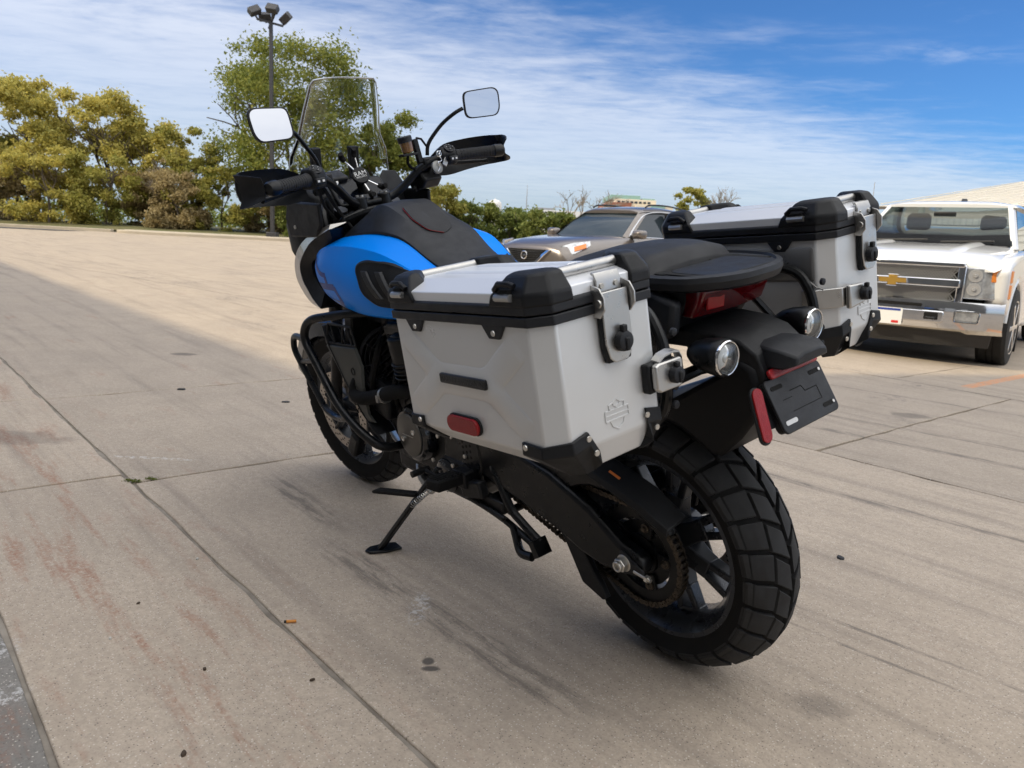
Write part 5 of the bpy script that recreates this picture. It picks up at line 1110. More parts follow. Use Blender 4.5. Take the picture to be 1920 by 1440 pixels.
pplate([(-.135, -.030), (-.080, -.034), (-.080, .03), (-.125, .024)], -.016, .006, 'reflector_arm', M_PLASTIC, bike)
# rear turn signals
for s in (1, -1):
    c = Vector((-.262, .142 * s, .833)); ax_ = Vector((-1, .02 * s, .0))
    tb_ = MB().lathe([(-.080, .004), (-.075, .015), (-.062, .024), (-.042, .031), (-.018, .0350), (.0, .036), (.004, .0340), (-.006, .0325)], c, ax_, 28).build('turn_signal', M_POWDER, bike)
    MB().lathe([(.0, .0335), (.007, .0335), (.0095, .0315), (.009, .030), (.004, .030)], c, ax_, 32, closed=True).build('signal_bezel', M_CHROME, tb_)
    MB().lathe([(-.003, .001), (-.002, .010), (.001, .021), (.003, .0295)], c, ax_, 28).build('signal_reflector', mat('bright_reflector', (.95, .95, .95), .3, metal=.15, bump=1., bscale=170), tb_)
    MB().lathe([(.002, .0300), (.009, .0285), (.014, .020), (.0165, .010), (.017, .001), (.0135, .001), (.013, .010), (.0105, .019), (.006, .0265), (.0, .0285)], c, ax_, 28).build('signal_lens', M_THIN, tb_)
    MB().lathe([(.0, .010), (.006, .009), (.009, .005)], c, ax_, 14).build('signal_bulb', mat('frosted_bulb', (.85, .85, .86), .2, metal=.3), tb_)
    MB().tube([(-.215, .142 * s, .83), (-.215, .11 * s, .828), (-.215, .07 * s, .825)], [.013, .011, .015], 10).build('signal_stem', M_RUBBER, bike)

# ---------------- front end
for s in (1, -1):
    f1 = MB().tube(fork_path((1.255, .105 * s, 1.10), (1.36, .105 * s, .875)), .0225, 16).tube(fork_path((1.36, .105 * s, .875), (1.40, .105 * s, .79), (1.42, .105 * s, .74)), [.029, .029, .027], 16)
    fo = f1.build('fork_leg', M_FORK, bike)
    MB().tube(fork_path((1.42, .105 * s, .74), (1.55, .105 * s, .40), (1.578, .105 * s, .335)), [.021, .021, .026], 16).build('fork_slider', M_ENGINE, fo)
MB().cyl(st((1.58, -.12, .325)), st((1.58, .12, .325)), .013).build('front_axle', M_BOLT, bike)
tc_ = MB().loft([[st(p) for p in ((1.20, y * 1.0, z_), (1.30, y * 1.0, z_ - .045), (1.30, y * 1.0, z_ - .075), (1.20, y, z_ - .03))] for y, z_ in ((-.14, 1.085), (-.05, 1.10), (.05, 1.10), (.14, 1.085))]).build('top_yoke', M_POWDER, bike, bevel=.01)
for s in (1, -1):
    MB().tube(fork_path((1.222, .047 * s, 1.075), (1.222, .047 * s, 1.13)), .022, 16).build('bar_clamp', M_POWDER, bike, bevel=.004)
    for dx in (-.013, .013): MB().tube(fork_path((1.222 + dx, .047 * s, 1.125), (1.222 + dx, .047 * s, 1.135)), .0055, 8).build('clamp_bolt', M_BOLT, bike)
bar = [(1.225, 0, 1.108), (1.222, .06, 1.108), (1.20, .105, 1.13), (1.165, .165, 1.185), (1.135, .225, 1.214), (1.05, .425, 1.208)]
full = [(x, -y, z) for x, y, z in bar[:0:-1]] + bar
hbr = MB().tube([st(p) for p in rnd(full, .035, 5)], .0135, 14).build('handlebar', M_POWDER, bike)
def along(y): t = (y - .225) / .2; return Vector((1.135 - .085 * t, y, 1.214 - .006 * t))
for s in (1, -1):
    def a_(y, s=s): p = along(y); return st((p.x, p.y * s, p.z))
    g_ = MB().tube([a_(.285), a_(.29), a_(.405), a_(.41)], [.021, .0185, .0185, .0205], 20)
    go = g_.build('grip', M_GRIP, bike)
    rbm = MB()
    for k in range(11): rbm.tube([a_(.300 + k * .0095), a_(.304 + k * .0095)], .0193, 20)
    rbm.build('grip_rib', M_GRIP, go)
    MB().tube([a_(.41), a_(.412), a_(.436), a_(.444), a_(.448)], [.0195, .0215, .021, .016, .006], 20).build('bar_end', M_POWDER, bike)
    # switch housing
    c = along(.255); c.y *= s
    dirv = (along(.3) - along(.2)); dirv.y *= s; dirv.normalize(); fr3 = Matrix((dirv, Vector((0, 0, 1)).cross(dirv).normalized(), Vector((0, 0, 1)))).transposed()
    sw_ = MB().loft([[st(c + fr3 @ Vector((u, v * k, w_ * k))) for v, w_ in ((-.028, -.028), (.026, -.03), (.034, 0), (.026, .03), (-.02, .033), (-.034, .008))] for u, k in ((-.03 , .72), (-.022, .97), (.022, 1.0), (.03, .8))]).build('switch_pod', M_PLASTIC, bike, bevel=.006)
    back = -1 if fr3.col[1].x > 0 else 1
    bn_ = Vector((-.62, 0, .78)); bc = c + Vector((-.017, 0, .024)) if False else c + bn_ * .034
    bu = dirv; bv = bn_.cross(bu)
    MB().lathe([(-.004, .0195), (.001, .0195), (.002, .017)], st(bc), _sr @ bn_, 24).build('joystick_ring', M_PLASTIC2, sw_)
    for du, dv in ((0, 0), (.0105, 0), (-.0105, 0), (0, .0105), (0, -.0105)):
        MB().lathe([(.0, .0045), (.004, .0045), (.0045, .003)], st(bc + bu * du + bv * dv), _sr @ bn_, 12).build('button', M_PLASTIC2, sw_)
        if du or dv: MB().box(st(bc + bu * du + bv * dv + bn_ * .005), (.003, .003, .0008), (_sr @ Matrix.Rotation(R(38), 3, 'Y'))).build('button_mark', M_WHITE, sw_)
    lo = c + Vector((-.036, 0, -.008))
    MB().box(st(lo), (.012, .034, .018), _sr).build('rocker_switch', M_PLASTIC2, sw_, bevel=.004)
    for k in (-.008, .008): MB().box(st(lo + Vector((-.0065, k, 0))), (.001, .007, .006), _sr).build('button_mark', M_WHITE, sw_)
    # lever
    lv = MB().tube([st((x, y * s, z)) for x, y, z in ((1.165, .215, 1.20), (1.19, .25, 1.196), (1.165, .33, 1.186), (1.125, .415, 1.178), (1.118, .43, 1.178))], [.012, .009, .008, .007, .009], 10).build('lever', M_POWDER, bike)
    MB().box(st((1.165, .20 * s, 1.205)), (.045, .05, .03), _sr).build('lever_perch', M_ENGINE, bike, bevel=.006)
    # hand guard: a shell that wraps in front of the grip
    hg = MB(); pth = [(1.045, .452, 1.205), (1.075, .478, 1.207), (1.12, .492, 1.21), (1.165, .462, 1.212), (1.195, .395, 1.212), (1.205, .31, 1.208), (1.20, .245, 1.20)]
    hh = [(.036, .022), (.044, .036), (.048, .046), (.049, .050), (.048, .056), (.044, .060), (.022, .046)]
    pp_ = spline(pth, 4); h1 = spline([(a, b, 0) for a, b in hh], 4); rings = []
    for i, p in enumerate(pp_):
        t = (pp_[min(i + 1, len(pp_) - 1)] - pp_[max(i - 1, 0)]); nrm_ = Vector((t.y, -t.x, 0)).normalized()
        if nrm_.x < 0: nrm_ = -nrm_
        u_, d_ = h1[i].x, h1[i].y
        ring = []
        for kz, kn in ((-1, -.012), (-.5, .002), (0, .006), (.5, .004), (1, -.008)):
            ring.append((p + nrm_ * kn + Vector((0, 0, (u_ if kz > 0 else d_) * kz))))
        inner = [q - nrm_ * .0045 for q in ring[::-1]]
        rings.append([st((q.x, q.y * s, q.z)) for q in ring + inner])
    MB().loft(rings).build('hand_guard', M_PLASTIC, bike, ang=28)
    # mirror
    stem = [(1.16, .205, 1.225), (1.158, .212, 1.262), (1.13, .262, 1.318), (1.098, .30, 1.347), (1.085, .325, 1.357)]
    mc = Vector((1.067, .381, 1.371)); nm = Vector((-1, -.16, .10)).normalized()
    if s < 0: mc = Vector((1.060, .392, 1.364)); nm = Vector((-1, .28, .04)).normalized()
    mo = MB().tube([st((x, y * s, z)) for x, y, z in rnd(stem, .03, 4)], .0065, 10).build('mirror_stem', M_POWDER, bike)
    ux_ = Vector((0, -s, 0)); ux_ = (ux_ - nm * ux_.dot(Vector((nm.x, nm.y * 1, nm.z)))).normalized()
    nmv = Vector((nm.x, nm.y, nm.z)) if True else nm
    o3 = Vector((mc.x, mc.y * s, mc.z))
    ux3 = Vector((0, 1, 0)); nn3 = Vector((nm.x, -abs(nm.y) * s if s > 0 else abs(nm.y) * 1, nm.z)); 
    ux3 = (ux3 - nn3 * ux3.dot(nn3)).normalized(); uy3 = nn3.cross(ux3); uy3 = uy3 if uy3.z > 0 else -uy3
    shp = [(-.058 * s, .045), (.050 * s, .048), (.067 * s, .034), (.064 * s, -.022), (.048 * s, -.044), (-.055 * s, -.042), (-.070 * s, -.03), (-.068 * s, .032)]
    shp = [(p.x, p.y) for p in rnd([(a, b, 0) for a, b in shp], .016, 3, True)]
    def mring(k, off): return [st(o3 + ux3 * a * k + uy3 * b * k + nn3 * off) for a, b in shp]
    mh = MB().loft([mring(.5, -.026), mring(.85, -.018), mring(1.0, -.004), mring(1.0, .002), mring(.93, .0032), mring(.92, .0015)]).build('mirror', M_PLASTIC, mo, ang=40)
    MB().loft([mring(.922, .0005), mring(.922, .0022)]).build('mirror_glass', M_MIRROR, mh, ang=20)
# brake fluid reservoir, master cylinder, key with ring
rc_ = Vector((1.14, -.112, 1.265)); rx = Vector((.05, .12, 1)).normalized()
ro = MB().lathe([(-.022, .016), (-.02, .0185), (.012, .0205)], st(rc_), _sr @ rx, 24).build('fluid_reservoir', mat('amber_brown_fluid', (.13, .055, .012), .15, coat=1., var=.5, vscale=60, vcol=(.35, .16, .02)), bike)
MB().lathe([(.011, .0235), (.027, .0238), (.030, .021), (.030, .001)], st(rc_), _sr @ rx, 26).build('reservoir_cap', M_PLASTIC2, ro)
MB().box(st((1.138, -.112, 1.237)), (.03, .06, .008), _sr).build('reservoir_bracket', M_PLASTIC, ro, bevel=.002)
MB().box(st((1.145, -.155, 1.245)), (.016, .018, .075), _sr @ Euler((R(-8), 0, 0)).to_matrix()).tube([st(p) for p in ((1.14, -.155, 1.285), (1.14, -.175, 1.28), (1.15, -.20, 1.255))], .004, 8).build('reservoir_arm', M_PLASTIC, bike, bevel=.003)
MB().tube([st(p) for p in spline([(1.14, -.112, 1.24), (1.15, -.115, 1.21), (1.17, -.15, 1.19), (1.18, -.2, 1.2)])], .005, 8).build('brake_hose', M_RUBBER, bike)
ky = MB().lathe([(-.004, .021), (.004, .021), (.006, .017)], st((1.105, -.195, 1.185)), (-1, -.1, .2), 22).build('key_fob', mat('grey_fob', (.24, .24, .23), .4, metal=.6), bike)
MB().tube([st(p) for p in spline([(1.10, -.215, 1.235), (1.097, -.205, 1.222), (1.097, -.212, 1.205), (1.096, -.196, 1.2), (1.096, -.20, 1.185), (1.096, -.19, 1.172)])], .0016, 6).tube([st((1.097 , -.205 + .009 * math.cos(2 * math.pi * i / 16), 1.226 + .009 * math.sin(2 * math.pi * i / 16))) for i in range(16)], .0014, 6, closed=True).build('key_ring', M_CHROME, ky)
MB().box(st((1.10, -.232, 1.20)), (.004, .018, .03), _sr @ Euler((R(35), 0, 0)).to_matrix()).build('key', M_STEEL, ky, bevel=.001)
for pth_, r_ in (([(1.17, -.14, 1.13), (1.20, -.17, 1.12), (1.19, -.21, 1.15), (1.15, -.225, 1.18)], .006), ([(1.17, .22, 1.19), (1.22, .18, 1.12), (1.25, .12, 1.05), (1.28, .1, .98)], .005), ([(1.18, .20, 1.19), (1.21, .14, 1.10), (1.2, .1, 1.02), (1.2, .08, .95)], .006)):
    MB().tube([st(p) for p in spline(pth_)], r_, 8).build('control_cable', M_RUBBER, bike)
MB().prism([(1.13, 1.15), (1.16, 1.12), (1.22, 1.12), (1.24, 1.16), (1.18, 1.19)], 'y', -.235, -.16).mapped(st).build('master_cylinder', M_ENGINE, bike, bevel=.008)
MB().prism([(1.145, 1.20), (1.17, 1.18), (1.235, 1.185), (1.24, 1.205), (1.20, 1.225)], 'y', .115, .195).mapped(st).build('clutch_perch', M_ENGINE, bike, bevel=.008)
MB().lathe([(0, .0055), (.004, .0055)], st((1.17, .135, 1.222)), (-.3, 0, 1), 10).lathe([(0, .010), (.006, .010), (.007, .006)], st((1.16, .165, 1.19)), (-1, 0, .2), 14).build('perch_screw', M_BOLT, bike)
# phone holder
hc = Vector((1.262, .003, 1.192)); hn = Vector((-.86, .22, .46)).normalized(); hu = Vector((0, -1, 0)); hu = (hu - hn * hu.dot(hn)).normalized(); hv = hn.cross(hu)
def HP(a, b, c=0): return st(hc + hu * a + hv * b + hn * c)
ph_ = MB().lathe([(-.035, .010), (-.02, .014), (-.012, .022), (-.004, .029), (.004, .029), (.007, .0265), (.007, .001)], st(hc), _sr @ hn, 30).build('phone_holder', M_PLASTIC, bike)
for a, b in ((-.036, .072), (.010, .078), (.050, -.060), (.004, -.076)):
    l = math.hypot(a, b); ua, ub = a / l, b / l
    MB().tube([HP(ua * .016, ub * .018, -.002), HP(a * .9, b * .9, .006)], .0028, 8).build('holder_arm', M_CHROME, ph_)
    MB().tube([HP(a * .82, b * .82, .004), HP(a, b, .008), HP(a * 1.12, b * 1.08, .024)], [.008, .0105, .0085], 12).build('holder_tip', M_RUBBER, ph_)
text_obj('holder_text', 'RAM', .0215, .0004, M_WHITE, ph_, HP(0, .005, .0074), _sr @ hu, _sr @ hv); text_obj('holder_text', 'MOUNTS', .0088, .0004, M_WHITE, ph_, HP(0, -.007, .0074), _sr @ hu, _sr @ hv)
MB().tube([HP(0, 0, -.03), HP(.01, -.02, -.06), HP(.02, -.05, -.075)], [.012, .014, .012], 14).build('holder_ball', M_RUBBER, ph_)
# dash display
dc = Vector((1.315, -.0, 1.135)); dn = Vector((-.72, 0, .69)).normalized(); dv = Vector((.69, 0, .72)).normalized()
ds = MB().plate(rrect(.20, .115, .014), dc, (0, -1, 0), dv, .014).build('dash_display', M_PLASTIC, bike, bevel=.004)
MB().plate(rrect(.182, .098, .008), dc + dn * .0132, (0, -1, 0), dv, .0015).build('screen_glass', mat('screen_glass', (.006, .008, .014), .06, spec=.3), ds)
MB().box((1.335, 0, 1.08), (.09, .24, .10), (0, R(25), 0)).build('dash_housing', M_PLASTIC, bike, bevel=.015)
# front fairing behind the screen
fa = MB()
def fsec(x, w, z0, z1): return [(x, -w, z0), (x, -w * 1.02, (z0 + z1) / 2), (x, -w * .85, z1), (x, 0, z1 + .008), (x, w * .85, z1), (x, w * 1.02, (z0 + z1) / 2), (x, w, z0), (x, 0, z0 - .02)]
fa.loft([fsec(1.36, .155, .98, 1.135), fsec(1.42, .185, .96, 1.165), fsec(1.50, .19, .94, 1.17), fsec(1.58, .165, .95, 1.14), fsec(1.62, .11, .97, 1.09)])
fa.build('front_fairing', M_PLASTIC, bike, bevel=.01, ang=30)
for s in (1, -1):
    fsp = MB().prism([(1.435, 1.135), (1.20, 1.125), (1.205, 1.06), (1.25, 1.02), (1.455, 1.015), (1.475, 1.08)], 'y', .196 * s, .21 * s).build('fairing_side_panel', M_PLASTIC, bike, bevel=.006)
    MB().lathe([(0, .0065), (.003, .0065), (.003, .004)], (1.40, .2105 * s, 1.05), (0, s, 0), 12).build('panel_screw', M_BOLT, fsp)
    MB().tube(spline([(1.36, .10 * s, 1.12), (1.33, .135 * s, 1.08), (1.30, .14 * s, 1.02), (1.28, .10 * s, .97)]), .017, 10).build('fairing_stay', M_POWDER, bike)
    if s > 0: MB().box((1.372, .115 * s, 1.215), (.022, .035, .16), (0, R(-10), 0)).box((1.385, .115 * s, 1.20), (.016, .012, .17), (0, R(-10), 0)).build('screen_bracket', M_PLASTIC, bike, bevel=.004)
MB().box((1.385, -.03, 1.215), (.022, .034, .15), (0, R(-10), 0)).build('screen_bracket', M_PLASTIC, bike, bevel=.003)
for s in (-1,): MB().plate([(-.06, -.06), (.055, -.07), (.07, .0), (.045, .055), (-.02, .062), (-.065, .02)], (1.36, -.15, 1.14), (.35, -1, 0), (.3, 0, 1), .008).build('fairing_wing', M_PLASTIC, bike, bevel=.004)
# windscreen: a bent clear sheet
WS = [(1.446, .165, 1.10), (1.432, .190, 1.20), (1.412, .181, 1.272), (1.393, .155, 1.325), (1.345, .138, 1.41), (1.308, .120, 1.480), (1.300, .108, 1.494)]
def ws_pt(x, w, z, t, off): a = t; return Vector((x + .055 * (1 - a * a) + off, w * a, z + .012 * (1 - a * a) * (z > 1.47)))
rows = []
for q in range(len(WS) - 1):
    for k in range(4):
        t = k / 4; rows.append(tuple(WS[q][i] + (WS[q + 1][i] - WS[q][i]) * t for i in range(3)))
rows.append(WS[-1])
tt = [-1 + 2 * i / 16 for i in range(17)]
rings = [[ws_pt(x, w, z, t, 0) for t in tt] + [ws_pt(x, w, z, t, .0045) for t in tt[::-1]] for x, w, z in rows]
wso = MB().loft(rings).build('windscreen', M_CLEAR, bike, ang=60)
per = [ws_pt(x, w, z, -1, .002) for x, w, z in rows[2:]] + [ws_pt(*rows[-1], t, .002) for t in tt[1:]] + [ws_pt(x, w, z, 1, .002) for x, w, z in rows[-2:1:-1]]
MB().tube(per, .0017, 8).build('screen_edge_glint', M_EDGE_GLINT, wso)  # added strip, its bright highlight is painted rather than lit
# silver cowl that curls round the front of the tank, both sides
for s in (1, -1):
    oc = [(1.165, .195, 1.060), (1.30, .20, 1.030), (1.42, .20, .985), (1.485, .20, .93), (1.50, .198, .87), (1.46, .20, .825), (1.395, .205, .793), (1.31, .21, .780)]
    ic = [(1.165, .20, 1.046), (1.30, .206, 1.004), (1.385, .208, .955), (1.424, .208, .915), (1.425, .206, .868), (1.40, .206, .838), (1.36, .209, .808), (1.305, .213, .784)]
    O = spline(oc, 5); I = spline(ic, 5); rings = []
    for a, b in zip(O, I): rings.append([(a.x + .01, (a.y - .06) * s, a.z), (a.x, a.y * s, a.z), (b.x, (b.y + .003) * s, b.z), (b.x, (b.y - .006) * s, b.z), (a.x - .004, (a.y - .05) * s, a.z - .002)])
    cw = MB().loft(rings).build('front_cowl', M_TAN, bike, ang=40)
    rings = []
    for a, b in zip(O, I):
        d_ = (Vector((1.28, 0, .93)) - Vector((b.x, 0, b.z))).normalized(); b2 = Vector((b.x, b.y, b.z)) + d_ * .05
        rings.append([(b.x, (b.y + .001) * s, b.z), (b2.x, (b.y - .02) * s, b2.z), (b2.x, (b.y - .06) * s, b2.z), (b.x, (b.y - .05) * s, b.z)])
    MB().loft(rings).build('cowl_liner', M_PLASTIC, cw, ang=40)
# headlight block and inner mass between fork and tank
MB().box((1.33, 0, .93), (.16, .26, .20)).build('inner_fairing', mat('inner_fairing_black', (.006, .006, .007), .5), bike, bevel=.02)
MB().bx(1.05, 1.30, -.12, .12, .72, .90).build('air_box', mat('inner_fairing_black'), bike, bevel=.02)
MB().bx(.10, .62, -.11, .11, .60, .82).build('battery_box', mat('inner_fairing_black'), bike, bevel=.02)
# front fender
rings = []
for a in np.linspace(R(20), R(128), 14):
    r0 = .355; c = Vector((1.58, 0, .325)); er = Vector((math.cos(a), 0, math.sin(a))); w_ = .075 * (1 - .25 * ((a - R(74)) / R(54)) ** 2)
    rings.append([st(c + er * (r0 + dr) + Vector((0, y * w_, 0))) for y, dr in ((-1.15, -.05), (-1, .0), (-.5, .018), (0, .022), (.5, .018), (1, 0), (1.15, -.05), (1.1, -.052), (.95, -.006), (0, .014), (-.95, -.006), (-1.1, -.052))])
MB().loft(rings).build('front_fender', M_GLOSS, bike, ang=30)
# ---------------- side cases
CT, ST_ = math.cos(R(4)), math.sin(R(4))
def make_case(s, inner, W, z0, L=.466):
    def P(u, v, w): return (-.25 + u * CT + w * ST_, s * (inner + v), z0 - u * ST_ + w * CT)
    def octo(u0, u1, v0, v1, c, w): return [P(a, b, w) for a, b in ((u0 + c, v0), (u1 - c, v0), (u1, v0 + c), (u1, v1 - c), (u1 - c, v1), (u0 + c, v1), (u0, v1 - c), (u0, v0 + c))]
    c = .031; H = .262
    body = MB().loft([octo(.018, L - .05, .018, W - .055, c * .8, 0), octo(0, L, 0, W, c, .045), octo(0, L, 0, W, c, H)]).build('side_case', M_SILVER, bike, bevel=.004, seg=3, ang=15)
    body['label'] = 'silver aluminium side case on the kickstand side' if s > 0 else 'silver aluminium side case on the far side'
    e = .0045
    MB().loft([octo(-e, L + e, -e, W + e, c, H - .006), octo(-e, L + e, -e, W + e, c, H + .010)]).build('case_rim', M_PLASTIC2, body, bevel=.002)
    # small triangular tabs of the rim
    for u in (.115, .36):
        t = MB().loft([[P(a, W + o_, w) for a, w in ((u - .032, H - .004), (u + .032, H - .004), (u + .014, H - .028), (u - .014, H - .028))] for o_ in (-.002, e)]).build('rim_tab', M_PLASTIC2, body, bevel=.002)
        MB().lathe([(0, .0052), (.0015, .0045)], P(u, W + e, H - .018), (0, s, 0), 12).build('rivet', M_BOLT, body)
        if s < 0:
            MB().loft([[P(a, -o_, w) for a, w in ((u - .032, H - .004), (u + .032, H - .004), (u + .014, H - .028), (u - .014, H - .028))] for o_ in (-.002, e)]).build('rim_tab', M_PLASTIC2, body, bevel=.002)
            MB().lathe([(0, .0052), (.0015, .0045)], P(u, -e, H - .018), (0, -s, 0), 12).build('rivet', M_BOLT, body)
    # lid
    hb_ = H + .0125
    lid = MB().loft([octo(0, L, 0, W, c, hb_ + .012), octo(0, L, 0, W, c, hb_ + .034), octo(.045, L - .045, .05, W - .05, .02, hb_ + .050), octo(.06, L - .06, .07, W - .07, .02, hb_ + .052)]).build('lid', M_LID, body, bevel=.002, ang=12)
    MB().loft([octo(-e, L + e, -e, W + e, c, hb_), octo(-e, L + e, -e, W + e, c, hb_ + .014), octo(-.001, L + .001, -.001, W + .001, c, hb_ + .018)]).build('lid_band', M_PLASTIC2, lid, bevel=.002)
    rib = MB()
    for k in (.36, .64): rib.loft([[P(u, W * k + d_, hb_ + .052 + h_) for d_, h_ in ((-.014, 0), (-.008, .0025), (.008, .0025), (.014, 0), (.01, -.006), (-.01, -.006))] for u in (.10, L - .10)])
    rib.build('lid_rib', M_LID, lid, bevel=.001)
    for eu in (0, 1):
        for ev in (0, 1):
            def Q(a, b, w): return P(a if eu == 0 else L - a, (W - b) if ev else b, hb_ + w)
            def ring(a0, a1, b0, b1, cc, w, w2=None): 
                w2 = w if w2 is None else w2
                return [Q(a0 + cc, b0, w), Q(a1, b0, w), Q(a1, b1 * .55, (w + w2) / 2), Q(a1 * .55, b1, (w + w2) / 2), Q(a0, b1, w), Q(a0, b0 + cc, w)]
            cp_ = MB().loft([ring(-.006, .118, -.006, .072, c, .012), ring(-.006, .108, -.006, .070, c, .032), ring(.010, .084, .014, .068, c * .7, .060), ring(.022, .078, .026, .066, c * .6, .0645)]).build('lid_corner', M_PLASTIC, lid, bevel=.004, ang=20)
            if ev == 1 or s < 0:
                b0 = -.0035
                MB().loft([[Q(a, b0 - dd_, w) for a, w in ((.050, .024), (.086, .024), (.082, .041), (.056, .041))] for dd_ in (-.014, .0045)]).build('corner_slot', M_HOLE, cp_, bevel=.001)
                MB().tube([Q(.050, -.0085, .029), Q(.088, -.0085, .029)], .0062, 10).build('tie_loop', M_STEEL, cp_)
                MB().tube([Q(.044, -.004, .046), Q(.054, -.006, .050), Q(.080, -.006, .050), Q(.094, -.004, .040)], .0052, 8).build('slot_brow', M_PLASTIC, cp_)
        ue = .034 if eu == 0 else L - .034
        MB().tube([P(ue, .060, hb_ + .052), P(ue, W - .060, hb_ + .052)], .0095, 16).build('carry_bar', M_STEEL, lid)
    # outer face: raised cross, name badge, reflector
    X = [(.045, .205), (.085, .238), (.165, .178), (.30, .178), (.385, .238), (.425, .205), (.35, .15), (.425, .10), (.385, .068), (.30, .122), (.165, .122), (.085, .068), (.045, .10), (.12, .15)]
    Xr = [(p.x, p.z) for p in rnd([(a, 0, b) for a, b in X], .014, 3, True)]
    cxx, cyy = .235, .15
    MB().loft([[P(cxx + (a - cxx) * k, W + o_, cyy + (b - cyy) * k2) for a, b in Xr] for k, k2, o_ in ((1.05, 1.10, -.0004), (1.0, 1.0, .0006), (.96, .90, .0018))]).build('raised_cross', M_SILVER, body, ang=60)
    bd = MB().loft([[P(a + .228, W + o_, b + .152) for a, b in rrect(.142, .0185, .004)] for o_ in (.001, .0075)]).build('name_badge', mat('badge_black', (.012, .012, .013), .3), body, bevel=.0015)
    o_ = Vector(P(.228, W + .0076, .152)); ux = Vector(P(0, 0, 0)) - Vector(P(1, 0, 0)); uy = Vector(P(0, 0, 1)) - Vector(P(0, 0, 0))
    if s < 0: ux = -ux
    text_obj('badge_text', 'HARLEY-DAVIDSON', .0135, .0006, mat('badge_relief', (.05, .05, .05), .25), bd, o_, ux, uy, 1.1)
    rfm = MB().loft([[P(a + .245, W + o2, b + .069) for a, b in rrect(.102, .034, .0165, 6)] for o2 in (.0, .005)]).build('reflector_base', M_PLASTIC, body, bevel=.001)
    MB().loft([[P(a * k + .245, W + o2, b * k + .069) for a, b in rrect(.098, .030, .0148, 6)] for k, o2 in ((1, .005), (1, .010), (.96, .0115))]).build('red_reflector', M_RED, rfm, bevel=.001)
    # corner guards with rivets
    def guard(eu, ev, la, lb, drop, in_):
        def Q(a, b, w): return P(a if eu == 0 else L - a, (W - b) if ev else b, w)
        g_ = .0045
        def rg(o1, ws): return [Q(la, -o1, ws[0]), Q(c, -o1, ws[1]), Q(-o1, c, ws[2]), Q(-o1, c + .035, ws[3]), Q(-o1, lb, ws[4])]
        r1 = rg(g_, (.064, .062, .066, .074, .034)); r1b = rg(-.001, (.064, .062, .066, .074, .034))
        r2 = rg(g_ + .0015, (.042, .042, .044, .050, .012)); 
        r3 = [Q(la - .01, in_, -drop * .3), Q(c + .008, in_, -drop), Q(.022, in_ + .02, -drop), Q(.022, in_ + .035, -drop), Q(.02, max(lb, in_ + .05), -drop * .3)]
        r3b = [Q(la - .01, in_, .012), Q(c + .008, in_, .012), Q(.03, in_ + .02, .012), Q(.03, in_ + .035, .012), Q(.03, max(lb, in_ + .05), .012)]
        mb = MB().loft([r1b, r1, r2, r3, r3b], closed=False, cap=False)
        n_ = 5; o0 = 0
        mb.f.append((0, 5, 10, 15, 20)); mb.f.append((4, 9, 14, 19, 24)); mb.f += [(20 + i, 21 + i, 1 + i, i) for i in range(4)]
        go = mb.build('corner_guard', M_PLASTIC, body, bevel=.003, ang=22)
        for p, nn in ((Q(la - .010, -g_ - .0008, .056), (0, s if ev else -s, 0)), (Q(-g_ - .0008, c + .034, .062), (-1 if eu == 0 else 1, 0, 0)), (Q(-g_ - .0014, lb - .010, .034), (-1 if eu == 0 else 1, 0, 0))):
            MB().lathe([(0, .0055), (.0018, .0048)], p, nn, 12).build('rivet', M_BOLT, go)
    guard(0, 1, .082, .088, .008, .055); guard(1, 1, .075, .07, .006, .055); guard(0, 0, .05, .055, .006, .02)
    # upper latch
    v0, v1 = (.090, .152) if s > 0 else (.105, .167)
    vm = (v0 + v1) / 2
    lb_ = MB().loft([[P(-.0005 - d_, v, w) for v, w in ((v0, .255), (v1, .255), (v1, .20), (v1 - .006, .172), (v0 + .004, .172), (v0 - .001, .20))] for d_ in (0, .012)]).build('latch', M_PLASTIC, body, bevel=.003)
    MB().loft([[P(-.0125 - d_, v, w) for v, w in ((v0 + .002, .288), (v1 - .002, .288), (v1 - .001, .206), (v1 - .008, .180), (v1 - .018, .172), (v0 + .016, .172), (v0 + .006, .182), (v0 + .001, .206))] for d_ in (0, .0035)]).build('latch_plate', M_STEEL, lb_, bevel=.0015)
    for v in (v0 - .003, v1 + .003):
        MB().loft([[P(u, v + o2, w) for u, w in ((.0, .250), (-.014, .248), (-.026, .262), (-.027, .280), (-.018, .296), (.0, .302))] for o2 in (-.0018, .0018)]).build('latch_ear', M_STEEL, lb_, bevel=.001)
        MB().lathe([(0, .007), (.002, .006)], P(-.015, v + (.002 if v > vm else -.002), .272), (0, (1 if v > vm else -1) * s, 0), 12).build('latch_pin', M_BOLT, lb_)
    MB().loft([[P(u, v, w) for u, w in ((-.004, .275), (-.006, .305), (-.001, .318), (.006, .320), (.006, .316), (.001, .313), (-.002, .304), (-.001, .275))] for v in (v0 + .004, v1 - .004)]).build('latch_hook', M_STEEL, lb_, bevel=.001)
    for v in (v0 + .016, v1 - .014): MB().lathe([(0, .0052), (.003, .0045)], P(-.005, v, .297), (-1, 0, 0), 10).build('latch_rivet', M_BOLT, lb_)
    kn = P(-.016, vm + (-.004), .205)
    ko = MB().lathe([(0, .0175), (.008, .0172), (.012, .0155), (.0135, .012)], kn, (-1, 0, .05), 24).build('lock_cap', M_PLASTIC2, lb_)
    MB().box(Vector(kn) + Vector((-.0145, 0, -.004)), (.004, .009, .022)).box(Vector(kn) + Vector((-.006, 0, .021)), (.009, .011, .012)).build('lock_tab', M_PLASTIC, ko, bevel=.002)
